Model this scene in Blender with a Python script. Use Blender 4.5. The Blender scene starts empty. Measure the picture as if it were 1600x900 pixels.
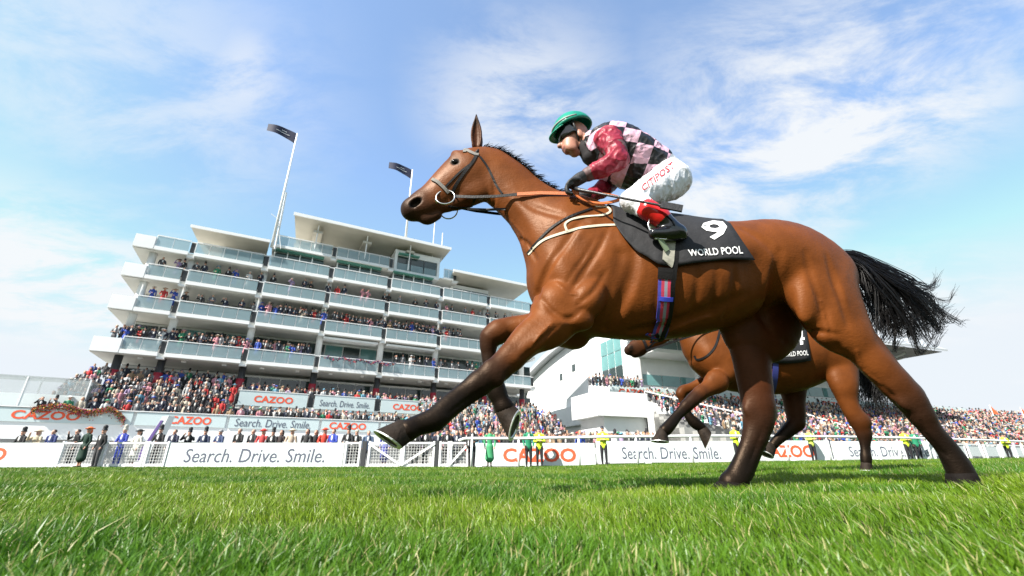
import bpy, bmesh, math, random
import numpy as np
from mathutils import Vector
from mathutils.bvhtree import BVHTree
R = math.radians
random.seed(7); rng = np.random.default_rng(11)
scene = bpy.context.scene
COL = scene.collection

# ---------------------------------------------------------------- camera
F_PX, PITCH, CAM_H = 689.0, R(21.76), 0.15          # focal length in px of a 1600 px wide frame
cam = bpy.data.cameras.new('camera'); cam.sensor_width = 36.0; cam.lens = 36.0 * F_PX / 1600
cam.clip_start = 0.02; cam.clip_end = 6000
cam.dof.use_dof = True; cam.dof.focus_distance = 2.45; cam.dof.aperture_fstop = 5.0
camo = bpy.data.objects.new('camera', cam); COL.objects.link(camo)
camo.location = (0, 0, CAM_H); camo.rotation_euler = (R(90) + PITCH, 0, 0)
scene.camera = camo
scene.render.resolution_x, scene.render.resolution_y = 1024, 576

# ---------------------------------------------------------------- sky and sun
SUN = Vector((-0.53, -0.50, 0.685)).normalized()
w = bpy.data.worlds.new('World'); scene.world = w; w.use_nodes = True
nt = w.node_tree; nt.nodes.clear()
def N(t, kind, **kw):
    n = t.nodes.new(kind)
    for k, v in kw.items():
        if k.startswith('i_'): n.inputs[k[2:].replace('_', ' ')].default_value = v
        else: setattr(n, k, v)
    return n
sky = N(nt, 'ShaderNodeTexSky', sky_type='NISHITA', sun_disc=False)
sky.sun_elevation = math.asin(SUN.z); sky.sun_rotation = math.atan2(SUN.x, SUN.y)
sky.air_density = 1.0; sky.dust_density = 1.2; sky.ozone_density = 0.4
tc = N(nt, 'ShaderNodeTexCoord'); sep = N(nt, 'ShaderNodeSeparateXYZ'); nt.links.new(tc.outputs['Generated'], sep.inputs[0])
zz = N(nt, 'ShaderNodeMath', operation='MAXIMUM'); nt.links.new(sep.outputs['Z'], zz.inputs[0]); zz.inputs[1].default_value = 0.0
za = N(nt, 'ShaderNodeMath', operation='ADD'); nt.links.new(zz.outputs[0], za.inputs[0]); za.inputs[1].default_value = 0.16
dx = N(nt, 'ShaderNodeMath', operation='DIVIDE'); nt.links.new(sep.outputs['X'], dx.inputs[0]); nt.links.new(za.outputs[0], dx.inputs[1])
dy = N(nt, 'ShaderNodeMath', operation='DIVIDE'); nt.links.new(sep.outputs['Y'], dy.inputs[0]); nt.links.new(za.outputs[0], dy.inputs[1])
cb = N(nt, 'ShaderNodeCombineXYZ'); nt.links.new(dx.outputs[0], cb.inputs[0]); nt.links.new(dy.outputs[0], cb.inputs[1])
CLOUDS = [(0.74, 0.88, 0.62, 1.0), (0.55, 1.15, 0.50, 0.9), (0.03, 0.86, 0.36, 0.75), (-1.75, 1.55, 0.95, 1.0), (1.5, 1.9, 0.8, 0.8), (-0.85, 0.72, 0.62, 0.42)]
def cloud(scale, stretch, rot, lo, hi, off, detail=9, rough=0.62, dist=0.6):
    mp = N(nt, 'ShaderNodeMapping'); mp.inputs['Rotation'].default_value = (0, 0, rot); mp.inputs['Scale'].default_value = (stretch, 1, 1); mp.inputs['Location'].default_value = off
    nt.links.new(cb.outputs[0], mp.inputs[0])
    ns = N(nt, 'ShaderNodeTexNoise'); ns.inputs['Scale'].default_value = scale; ns.inputs['Detail'].default_value = detail
    ns.inputs['Roughness'].default_value = rough; ns.inputs['Distortion'].default_value = dist
    nt.links.new(mp.outputs[0], ns.inputs['Vector'])
    mr = N(nt, 'ShaderNodeMapRange', interpolation_type='SMOOTHSTEP'); mr.inputs['From Min'].default_value = lo; mr.inputs['From Max'].default_value = hi
    nt.links.new(ns.outputs['Fac'], mr.inputs['Value']); return mr.outputs[0]
c1 = cloud(0.9, 1.0, 0.4, 0.50, 0.74, (2.1, 0.35, 0), 3, 0.5, 0.2)     # cloud fields anywhere in the sky
field = c1
for (px_, py_, rx_, amp) in CLOUDS:                                        # the fields the photograph shows
    ds = N(nt, 'ShaderNodeVectorMath', operation='DISTANCE'); nt.links.new(cb.outputs[0], ds.inputs[0]); ds.inputs[1].default_value = (px_, py_, 0)
    mr_ = N(nt, 'ShaderNodeMapRange', interpolation_type='SMOOTHSTEP'); mr_.inputs['From Min'].default_value = rx_; mr_.inputs['From Max'].default_value = rx_ * 0.15; mr_.inputs['To Min'].default_value = 0; mr_.inputs['To Max'].default_value = amp
    nt.links.new(ds.outputs['Value'], mr_.inputs['Value']); ad = N(nt, 'ShaderNodeMath', operation='MAXIMUM'); nt.links.new(field, ad.inputs[0]); nt.links.new(mr_.outputs[0], ad.inputs[1]); field = ad.outputs[0]
c2 = cloud(5.2, 0.55, 0.55, 0.34, 0.62, (0.3, 1.2, 0), 10, 0.66, 0.35)   # wisps inside them
mu = N(nt, 'ShaderNodeMath', operation='MULTIPLY'); nt.links.new(field, mu.inputs[0]); nt.links.new(c2, mu.inputs[1])
m2 = N(nt, 'ShaderNodeMath', operation='MULTIPLY'); nt.links.new(mu.outputs[0], m2.inputs[0]); m2.inputs[1].default_value = 1.15; m2.use_clamp = True
hz = N(nt, 'ShaderNodeMapRange', interpolation_type='SMOOTHSTEP'); hz.inputs['From Min'].default_value = 0.42; hz.inputs['From Max'].default_value = 0.0
hz.inputs['To Min'].default_value = 0.0; hz.inputs['To Max'].default_value = 0.40; nt.links.new(sep.outputs['Z'], hz.inputs['Value'])
thin = N(nt, 'ShaderNodeMath', operation='ADD'); nt.links.new(m2.outputs[0], thin.inputs[0]); nt.links.new(hz.outputs[0], thin.inputs[1]); thin.use_clamp = True
thin2 = N(nt, 'ShaderNodeMath', operation='MULTIPLY_ADD'); nt.links.new(thin.outputs[0], thin2.inputs[0]); thin2.inputs[1].default_value = 0.86; thin2.inputs[2].default_value = 0.09
SKY_CLOUD = (3.35, 3.45, 3.55, 1)
mx = N(nt, 'ShaderNodeMix', data_type='RGBA'); nt.links.new(thin2.outputs[0], mx.inputs['Factor'])
tint = N(nt, 'ShaderNodeVectorMath', operation='MULTIPLY'); nt.links.new(sky.outputs[0], tint.inputs[0]); tint.inputs[1].default_value = (0.97, 1.15, 1.26)
cap = N(nt, 'ShaderNodeVectorMath', operation='MINIMUM'); nt.links.new(tint.outputs[0], cap.inputs[0]); cap.inputs[1].default_value = (2.9, 3.2, 3.5)
nt.links.new(cap.outputs[0], mx.inputs['A']); mx.inputs['B'].default_value = SKY_CLOUD
bg = N(nt, 'ShaderNodeBackground'); bg.inputs['Strength'].default_value = 0.125
nt.links.new(mx.outputs['Result'], bg.inputs[0])
nt.links.new(bg.outputs[0], N(nt, 'ShaderNodeOutputWorld').inputs[0])
sl = bpy.data.lights.new('sun', 'SUN'); sl.energy = 5.0; sl.angle = R(0.53); sl.color = (1.0, 0.95, 0.87)
so = bpy.data.objects.new('sun', sl); COL.objects.link(so); so.rotation_euler = SUN.to_track_quat('Z', 'Y').to_euler(); so.location = SUN * 60
scene.view_settings.view_transform = 'Standard'; scene.view_settings.look = 'None'
scene.view_settings.gamma = 1.0; scene.view_settings.use_curve_mapping = False
scene.view_settings.exposure = 1.15

# ---------------------------------------------------------------- pixel -> place helpers (photo 1600 x 900)
_c, _s = math.cos(PITCH), math.sin(PITCH)
def ray(u, v):
    x = (u - 800) / F_PX; y = -(v - 450) / F_PX
    return np.array([x, _c - y * _s, _s + y * _c])
def atY(u, v, Y):
    r = ray(u, v); t = Y / r[1]; return np.array([r[0] * t, Y, CAM_H + r[2] * t])
def ground_z(x):
    x = np.maximum(np.asarray(x, float), 0.0); return 0.5 * (1 - np.exp(-x / 18.0)) * (x / (x + 0.6))

# ---------------------------------------------------------------- materials
def mat(name, col, rough=0.6, var=0.0, scale=8.0, bump=0.0, bscale=40.0, metal=0.0, spec=0.5, coat=0.0, attr=None, objcol=None, trans=0.0, sheen=0.0, coords='Object', alpha=1.0):
    m = bpy.data.materials.new(name); m.use_nodes = True; t = m.node_tree; b = t.nodes['Principled BSDF']
    b.inputs['Roughness'].default_value = rough; b.inputs['Metallic'].default_value = metal
    b.inputs['Specular IOR Level'].default_value = spec; b.inputs['Coat Weight'].default_value = coat
    b.inputs['Transmission Weight'].default_value = trans; b.inputs['Sheen Weight'].default_value = sheen
    b.inputs['Alpha'].default_value = alpha
    c4 = (*col, 1); src = None
    if attr:
        a = N(t, 'ShaderNodeAttribute', attribute_name=attr); src = a.outputs['Color']
    if objcol:
        if objcol == 'COLOR': a = N(t, 'ShaderNodeObjectInfo'); src = a.outputs['Color']
        else: a = N(t, 'ShaderNodeAttribute', attribute_type='OBJECT', attribute_name=objcol); src = a.outputs['Color']
    tcn = N(t, 'ShaderNodeTexCoord')
    if var > 0:
        ns = N(t, 'ShaderNodeTexNoise'); ns.inputs['Scale'].default_value = scale; ns.inputs['Detail'].default_value = 6
        t.links.new(tcn.outputs[coords], ns.inputs['Vector'])
        mr = N(t, 'ShaderNodeMapRange'); mr.inputs['From Min'].default_value = 0.3; mr.inputs['From Max'].default_value = 0.7
        mr.inputs['To Min'].default_value = 1 - var; mr.inputs['To Max'].default_value = 1 + var
        t.links.new(ns.outputs['Fac'], mr.inputs['Value'])
        vm = N(t, 'ShaderNodeVectorMath', operation='SCALE'); vm.inputs[0].default_value = col
        if src: t.links.new(src, vm.inputs[0])
        t.links.new(mr.outputs[0], vm.inputs['Scale']); src = vm.outputs[0]
    if src: t.links.new(src, b.inputs['Base Color'])
    else: b.inputs['Base Color'].default_value = c4
    if bump > 0:
        n2 = N(t, 'ShaderNodeTexNoise'); n2.inputs['Scale'].default_value = bscale; n2.inputs['Detail'].default_value = 5
        t.links.new(tcn.outputs[coords], n2.inputs['Vector'])
        bp = N(t, 'ShaderNodeBump'); bp.inputs['Strength'].default_value = bump; bp.inputs['Distance'].default_value = 0.01
        t.links.new(n2.outputs['Fac'], bp.inputs['Height']); t.links.new(bp.outputs[0], b.inputs['Normal'])
    return m

# ---------------------------------------------------------------- object helpers
def tag(o, label=None, cat=None, group=None, kind=None):
    for k, v in (('label', label), ('category', cat), ('group', group), ('kind', kind)):
        if v: o[k] = v
    return o
LOCAL = set()      # empties whose parts are modelled in the empty's own frame
def link(name, me, parent=None, mats=None):
    o = bpy.data.objects.new(name, me); COL.objects.link(o)
    if mats is not None and me is not None:
        for m in (mats if isinstance(mats, (list, tuple)) else [mats]):
            me.materials.append(m)
    if parent is not None:
        o.parent = parent; o.location = [-c for c in parent.location] if parent.type == 'EMPTY' and parent.name not in LOCAL else (0, 0, 0)
    return o
def empty(name, loc, label=None, cat=None, group=None):
    o = bpy.data.objects.new(name, None); COL.objects.link(o); o.location = loc; o.empty_display_size = 0.2
    return tag(o, label, cat, group)
def mesh(name, v, f, smooth=False, mi=None):
    me = bpy.data.meshes.new(name)
    if isinstance(f, np.ndarray):
        v = np.asarray(v, np.float32); nf, k = f.shape
        me.vertices.add(len(v)); me.vertices.foreach_set('co', v.ravel())
        me.loops.add(nf * k); me.loops.foreach_set('vertex_index', f.astype(np.int32).ravel())
        me.polygons.add(nf); me.polygons.foreach_set('loop_start', np.arange(nf, dtype=np.int32) * k)
    else:
        me.from_pydata([tuple(map(float, p)) for p in v], [], [tuple(map(int, q)) for q in f])
    if smooth: me.polygons.foreach_set('use_smooth', np.ones(len(me.polygons), bool))
    if mi is not None: me.polygons.foreach_set('material_index', np.asarray(mi, np.int32))
    me.update(calc_edges=True); me.validate(); return me
class MB:
    """collects boxes, prisms, tubes and bands in one mesh"""
    def __init__(s): s.v = []; s.f = []; s.m = []; s.cm = 0; s.twin = None
    def add(s, v, f):
        o = len(s.v); s.v += [tuple(map(float, p)) for p in v]; s.f += [tuple(i + o for i in q) for q in f]; s.m += [s.cm] * len(f)
    def hexa(s, p):      # 8 points: 4 bottom (ccw), 4 top
        s.add(p, [(3, 2, 1, 0), (4, 5, 6, 7), (0, 1, 5, 4), (1, 2, 6, 5), (2, 3, 7, 6), (3, 0, 4, 7)])
    def box(s, x0, x1, y0, y1, z0, z1):
        s.hexa([(x0, y0, z0), (x1, y0, z0), (x1, y1, z0), (x0, y1, z0), (x0, y0, z1), (x1, y0, z1), (x1, y1, z1), (x0, y1, z1)])
    def tube(s, pts, rad, n=8, cap=True):
        pts = [np.array(p, float) for p in pts]; k = len(pts)
        rad = [rad] * k if np.isscalar(rad) else list(rad)
        v = []; up = np.array([0.13, 0.31, 0.94]); prev = None
        for i, p in enumerate(pts):
            t = pts[min(i + 1, k - 1)] - pts[max(i - 1, 0)]; t = t / (np.linalg.norm(t) + 1e-9)
            a = np.cross(t, up if prev is None else np.cross(prev, t)) if prev is None else prev - t * (prev @ t)
            if np.linalg.norm(a) < 1e-6: a = np.cross(t, (1, 0, 0))
            a /= np.linalg.norm(a); prev = a; b = np.cross(t, a)
            for j in range(n):
                g = 2 * math.pi * j / n; v.append(p + rad[i] * (math.cos(g) * a + math.sin(g) * b))
        f = [(i * n + j, i * n + (j + 1) % n, (i + 1) * n + (j + 1) % n, (i + 1) * n + j) for i in range(k - 1) for j in range(n)]
        if cap: f += [tuple(range(n - 1, -1, -1)), tuple((k - 1) * n + j for j in range(n))]
        s.add(v, f)
    def band(s, pts, nrm, width, thick):      # flat strap along pts, lying on surface with normals nrm
        pts = [np.array(p, float) for p in pts]; k = len(pts); v = []
        for i, p in enumerate(pts):
            t = pts[min(i + 1, k - 1)] - pts[max(i - 1, 0)]; t /= np.linalg.norm(t) + 1e-9
            n = np.array(nrm[i], float); n -= t * (n @ t); n /= np.linalg.norm(n) + 1e-9; b = np.cross(t, n)
            wd = width[i] if hasattr(width, '__len__') else width
            v += [p - b * wd / 2, p + b * wd / 2, p + b * wd / 2 + n * thick, p - b * wd / 2 + n * thick]
        f = []
        for i in range(k - 1):
            for j in range(4): f.append((i * 4 + j, i * 4 + (j + 1) % 4, i * 4 + 4 + (j + 1) % 4, i * 4 + 4 + j))
        f += [(3, 2, 1, 0), tuple((k - 1) * 4 + j for j in range(4))]
        s.add(v, f)
    def build(s, name, mats, parent=None, smooth=False):
        me = mesh(name, s.v, s.f, smooth, s.m)
        o = link(name, me, parent, mats)
        if s.twin: s.twin.build(name, mats, parent, smooth)
        return o
def spline(P, n):
    """Catmull-Rom resampling of rows of numbers, n steps per span"""
    P = np.array(P, float); Q = np.vstack([2 * P[0] - P[1], P, 2 * P[-1] - P[-2]]); out = []
    for i in range(1, len(Q) - 2):
        for j in range(n):
            t = j / n; a, b, c, d = Q[i - 1:i + 3]
            out.append(0.5 * (2 * b + (c - a) * t + (2 * a - 5 * b + 4 * c - d) * t * t + (3 * b - a - 3 * c + d) * t ** 3))
    out.append(P[-1]); return np.array(out)
def text_mesh(txt, size=1.0, shear=0.0, align='LEFT', spacing=1.0, res=3, extr=0.0, weight=0.0):
    cu = bpy.data.curves.new('lettering', 'FONT'); cu.body = txt; cu.size = size; cu.shear = shear; cu.align_x = align
    cu.space_character = spacing; cu.resolution_u = res; cu.extrude = extr; cu.offset = weight
    o = bpy.data.objects.new('lettering_tmp', cu); COL.objects.link(o)
    bpy.context.view_layer.update(); dg = bpy.context.evaluated_depsgraph_get()
    me = bpy.data.meshes.new_from_object(o.evaluated_get(dg)); bpy.data.objects.remove(o); bpy.data.curves.remove(cu)
    return me

# ---------------------------------------------------------------- implicit bodies: smooth union of tapered chains, then surface nets
class Blob:
    def __init__(s): s.pr = []
    def chain(s, rows, k=0.03, col=0, n=4, sub=False):
        """rows: (x, y, z, r, q)  r in-plane radius, q = depth radius / r"""
        A = spline(rows, n) if len(rows) > 2 else np.array(rows, float)
        s.pr.append(('c', A, k, col, sub)); return s
    def ell(s, c, rad, ang=0.0, k=0.03, col=0, sub=False, yaw=0.0):
        s.pr.append(('e', (np.array(c, float), np.array(rad, float), ang, yaw), k, col, sub)); return s
    @staticmethod
    def dist(pr, P):
        if pr[0] == 'c':
            A = pr[1]; best = None
            for a, b in zip(A[:-1], A[1:]):
                ab = b[:3] - a[:3]; L = ab @ ab + 1e-12
                t = np.clip((P - a[:3]) @ ab / L, 0, 1)
                q = a[4] + t * (b[4] - a[4]); r = a[3] + t * (b[3] - a[3])
                dx = P[..., 0] - a[0] - t * ab[0]; dy = (P[..., 1] - a[1] - t * ab[1]) / q; dz = P[..., 2] - a[2] - t * ab[2]
                d = np.sqrt(dx * dx + dy * dy + dz * dz) - r
                best = d if best is None else np.minimum(best, d)
            return best
        c, rad, ang, yaw = pr[1]; D = P - c; ca, sa = math.cos(ang), math.sin(ang)
        X = D[..., 0]; Y = D[..., 1]; Z = D[..., 2]
        if yaw: cy, sy = math.cos(yaw), math.sin(yaw); X, Y = X * cy + Y * sy, -X * sy + Y * cy
        X, Z = X * ca + Z * sa, -X * sa + Z * ca
        k0 = np.sqrt((X / rad[0]) ** 2 + (Y / rad[1]) ** 2 + (Z / rad[2]) ** 2)
        return (k0 - 1) * rad.min() * np.where(k0 > 1, 1.0, 1.0)
    def field(s, P):
        """smooth-union value at points P, in build order"""
        o = np.full(P.shape[:-1], 0.5)
        for p in s.pr:
            d = s.dist(p, P); k = p[2]
            if p[4]: hh = np.clip(0.5 - 0.5 * (o + d) / k, 0, 1); o = o * (1 - hh) - d * hh + k * hh * (1 - hh)
            else: hh = np.clip(0.5 + 0.5 * (o - d) / k, 0, 1); o = o * (1 - hh) + d * hh - k * hh * (1 - hh)
        return o
    def follow(s, px, Ymid, sgn, Yg, n=5):
        """points on the near (sgn -1) or far surface under a line of photo pixels"""
        A = np.array([atY(u, v, Yg) for u, v, _ in spline([(*q, 0.0) for q in px], n)]); m = len(A); ys = Ymid + sgn * np.linspace(0.42, -0.06, 65)
        P = np.zeros((m, 65, 3)); P[..., 0] = A[:, 0:1]; P[..., 2] = A[:, 2:3]; P[..., 1] = ys[None]; lo, hi = P.min((0, 1)) - 0.08, P.max((0, 1)) + 0.08
        keep = [p for p in s.pr if np.all(s.bounds(p)[0] < hi) and np.all(s.bounds(p)[1] > lo)]; full = s.pr; s.pr = keep; D = s.field(P); s.pr = full; out = []
        for i in range(m):
            j = int(np.argmax(D[i] < 0))
            if D[i, j] < 0 and j > 0: t = D[i, j - 1] / (D[i, j - 1] - D[i, j]); out.append(P[i, j - 1] + (P[i, j] - P[i, j - 1]) * t)
        return np.array(out)
    def crease(s, px, Ymid, Yg, r=0.022, depth=0.010, k=0.018, sides=(-1, 1), n=5):
        for sg in sides:
            L = s.follow(px, Ymid, sg, Yg, n)
            if len(L) > 2: s.chain([(p[0], p[1] + sg * (r - depth), p[2], r * (0.45 + 0.55 * math.sin(math.pi * (i + 0.5) / len(L))), 1) for i, p in enumerate(L)], k, 9, 1, True)
    def vein(s, px, Ymid, Yg, r=0.006, sides=(-1, 1), n=6):
        for sg in sides:
            L = s.follow(px, Ymid, sg, Yg, n)
            if len(L) > 2: s.chain([(p[0], p[1] + sg * 0.0005, p[2], r, 1) for p in L], 0.008, 0, 1)
    def bounds(s, pr):
        if pr[0] == 'c':
            A = pr[1]; e = A[:, 3:4] * np.maximum(1, A[:, 4:5]); return (A[:, :3] - e).min(0), (A[:, :3] + e).max(0)
        c, rad = pr[1][:2]; m = rad.max(); return c - m, c + m
    def build(s, h, noise=None):
        lo = np.min([s.bounds(p)[0] for p in s.pr if not p[4]], 0) - 4 * h; hi = np.max([s.bounds(p)[1] for p in s.pr if not p[4]], 0) + 4 * h
        nx, ny, nz = (np.ceil((hi - lo) / h).astype(int) + 1)
        Fd = np.full((nx, ny, nz), 0.5, np.float32)
        for p in s.pr:
            k = p[2]; a, b = s.bounds(p); mg = k + 2.5 * h
            i0 = np.maximum(((a - mg - lo) / h).astype(int), 0); i1 = np.minimum(np.ceil((b + mg - lo) / h).astype(int) + 1, (nx, ny, nz))
            if np.any(i1 <= i0): continue
            g = [lo[j] + h * np.arange(i0[j], i1[j]) for j in range(3)]
            P = np.stack(np.meshgrid(*g, indexing='ij'), -1)
            d = s.dist(p, P); sl_ = tuple(slice(i0[j], i1[j]) for j in range(3)); o = Fd[sl_]
            if p[4]:
                hh = np.clip(0.5 - 0.5 * (o + d) / k, 0, 1); Fd[sl_] = o * (1 - hh) - d * hh + k * hh * (1 - hh)
            else:
                hh = np.clip(0.5 + 0.5 * (o - d) / k, 0, 1); Fd[sl_] = o * (1 - hh) + d * hh - k * hh * (1 - hh)
        return s.nets(Fd, lo, h)
    @staticmethod
    def nets(Fd, lo, h):
        ins = Fd < 0; C = np.zeros(np.array(Fd.shape) - 1, int)
        off = [(i, j, k) for i in (0, 1) for j in (0, 1) for k in (0, 1)]
        sh = np.array(Fd.shape) - 1
        def cut(o): return tuple(slice(o[a], o[a] + sh[a]) for a in range(3))
        for o in off: C += ins[cut(o)]
        act = (C > 0) & (C < 8); idx = np.full(act.shape, -1, np.int64); ii = np.argwhere(act); idx[act] = np.arange(len(ii))
        V = np.array([[Fd[tuple((ii + o).T)] for o in off]])[0]      # 8 x n
        acc = np.zeros((len(ii), 3)); cnt = np.zeros(len(ii))
        for a in range(8):
            for b in range(a + 1, 8):
                if sum(abs(np.array(off[a]) - off[b])) != 1: continue
                va, vb = V[a], V[b]; m = (va < 0) != (vb < 0); t = np.where(m, va / np.where(m, va - vb, 1), 0)
                pt = np.array(off[a]) + t[:, None] * (np.array(off[b]) - off[a]); acc[m] += pt[m]; cnt[m] += 1
        verts = lo + h * (ii + acc / cnt[:, None]); quads = []
        for ax in range(3):
            u_, v_ = [(1, 2), (2, 0), (0, 1)][ax]
            s0 = [slice(None)] * 3; s1 = [slice(None)] * 3; s0[ax] = slice(0, -1); s1[ax] = slice(1, None)
            A = ins[tuple(s0)]; B = ins[tuple(s1)]; E = np.argwhere(A != B)
            ok = np.ones(len(E), bool)
            for q in (u_, v_): ok &= (E[:, q] > 0) & (E[:, q] < act.shape[q])
            E = E[ok]; fl = A[tuple(E.T)]
            du = np.zeros(3, int); dv = np.zeros(3, int); du[u_] = 1; dv[v_] = 1
            q4 = np.stack([idx[tuple((E - du - dv).T)], idx[tuple((E - dv).T)], idx[tuple(E.T)], idx[tuple((E - du).T)]], 1)
            q4[~fl] = q4[~fl][:, ::-1]; quads.append(q4)
        Q = np.vstack(quads); Q = Q[(Q >= 0).all(1)]
        return verts, Q
    @staticmethod
    def relax(v, q, it=2, lam=0.5):
        e = np.vstack([q[:, [0, 1]], q[:, [1, 2]], q[:, [2, 3]], q[:, [3, 0]]])
        for _ in range(it):
            acc = np.zeros_like(v); cnt = np.zeros(len(v))
            for a, b in ((0, 1), (1, 0)):
                np.add.at(acc, e[:, a], v[e[:, b]]); np.add.at(cnt, e[:, a], 1)
            v = v + lam * (acc / np.maximum(cnt, 1)[:, None] - v)
        return v
    def weights(s, P, tau=0.012):
        D = np.array([s.dist(p, P) for p in s.pr if not p[4]]); W = np.exp(-np.clip((D - D.min(0)) / tau, 0, 40)); return W / W.sum(0), [p for p in s.pr if not p[4]]
def noise3(P, f, seed):
    """smooth 3-D value noise in 0..1"""
    r = np.random.default_rng(seed).random((32, 32, 32)); Q = P * f; I = np.floor(Q).astype(int); T = Q - I; T = T * T * (3 - 2 * T); o = 0
    for a in (0, 1):
        for b in (0, 1):
            for c in (0, 1):
                w_ = (T[:, 0] if a else 1 - T[:, 0]) * (T[:, 1] if b else 1 - T[:, 1]) * (T[:, 2] if c else 1 - T[:, 2]); o = o + w_ * r[(I[:, 0] + a) % 32, (I[:, 1] + b) % 32, (I[:, 2] + c) % 32]
    return o
def vnormals(v, q):
    fn = np.cross(v[q[:, 2]] - v[q[:, 0]], v[q[:, 3]] - v[q[:, 1]]); n = np.zeros_like(v)
    for j in range(4): np.add.at(n, q[:, j], fn)
    return n / (np.linalg.norm(n, axis=1)[:, None] + 1e-12)
def vcol(me, name, C):
    a = me.color_attributes.new(name, 'FLOAT_COLOR', 'POINT'); c4 = np.ones((len(C), 4), np.float32); c4[:, :3] = C; a.data.foreach_set('color', c4.ravel())
# ================================================================ ground and turf
def make_ground():
    xs = np.concatenate([-np.geomspace(2500, 30, 14), np.linspace(-26, 40, 67), np.geomspace(46, 2500, 14)])
    ys = np.concatenate([-np.geomspace(2500, 12, 12), np.linspace(-10, 34, 45), np.geomspace(40, 3500, 16)])
    X, Y = np.meshgrid(xs, ys, indexing='ij'); Z = ground_z(X) - 0.0
    v = np.stack([X, Y, Z], -1).reshape(-1, 3); ny = len(ys); i = np.arange((len(xs) - 1) * (ny - 1)); a = (i // (ny - 1)) * ny + i % (ny - 1)
    f = np.stack([a, a + ny, a + ny + 1, a + 1], 1)
    m = mat('turf_soil', (0.026, 0.042, 0.009), 0.95, 0.35, 3.0, 0.6, 60, coords='Object', spec=0.1)
    o = link('ground', mesh('ground', v, f, True), None, m); tag(o, kind='structure')
make_ground()

def grass_mat():
    m = bpy.data.materials.new('grass_blade'); m.use_nodes = True; t = m.node_tree; t.nodes.clear()
    at = N(t, 'ShaderNodeAttribute', attribute_name='tint')
    d = N(t, 'ShaderNodeBsdfPrincipled'); d.inputs['Roughness'].default_value = 0.40; d.inputs['Specular IOR Level'].default_value = 0.36
    tr = N(t, 'ShaderNodeBsdfTranslucent'); mixs = N(t, 'ShaderNodeMixShader'); mixs.inputs[0].default_value = 0.36
    t.links.new(at.outputs['Color'], d.inputs['Base Color']); t.links.new(at.outputs['Color'], tr.inputs['Color'])
    t.links.new(d.outputs[0], mixs.inputs[1]); t.links.new(tr.outputs[0], mixs.inputs[2])
    t.links.new(mixs.outputs[0], N(t, 'ShaderNodeOutputMaterial').inputs[0]); return m
def vnoise(x, y, sc, seed):
    """smooth value noise"""
    r = np.random.default_rng(seed).random((64, 64)); x = x * sc; y = y * sc
    i = np.floor(x).astype(int); j = np.floor(y).astype(int); fx = x - i; fy = y - j; fx = fx * fx * (3 - 2 * fx); fy = fy * fy * (3 - 2 * fy)
    g = lambda a, b: r[a % 64, b % 64]
    return (g(i, j) * (1 - fx) + g(i + 1, j) * fx) * (1 - fy) + (g(i, j + 1) * (1 - fx) + g(i + 1, j + 1) * fx) * fy
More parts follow.
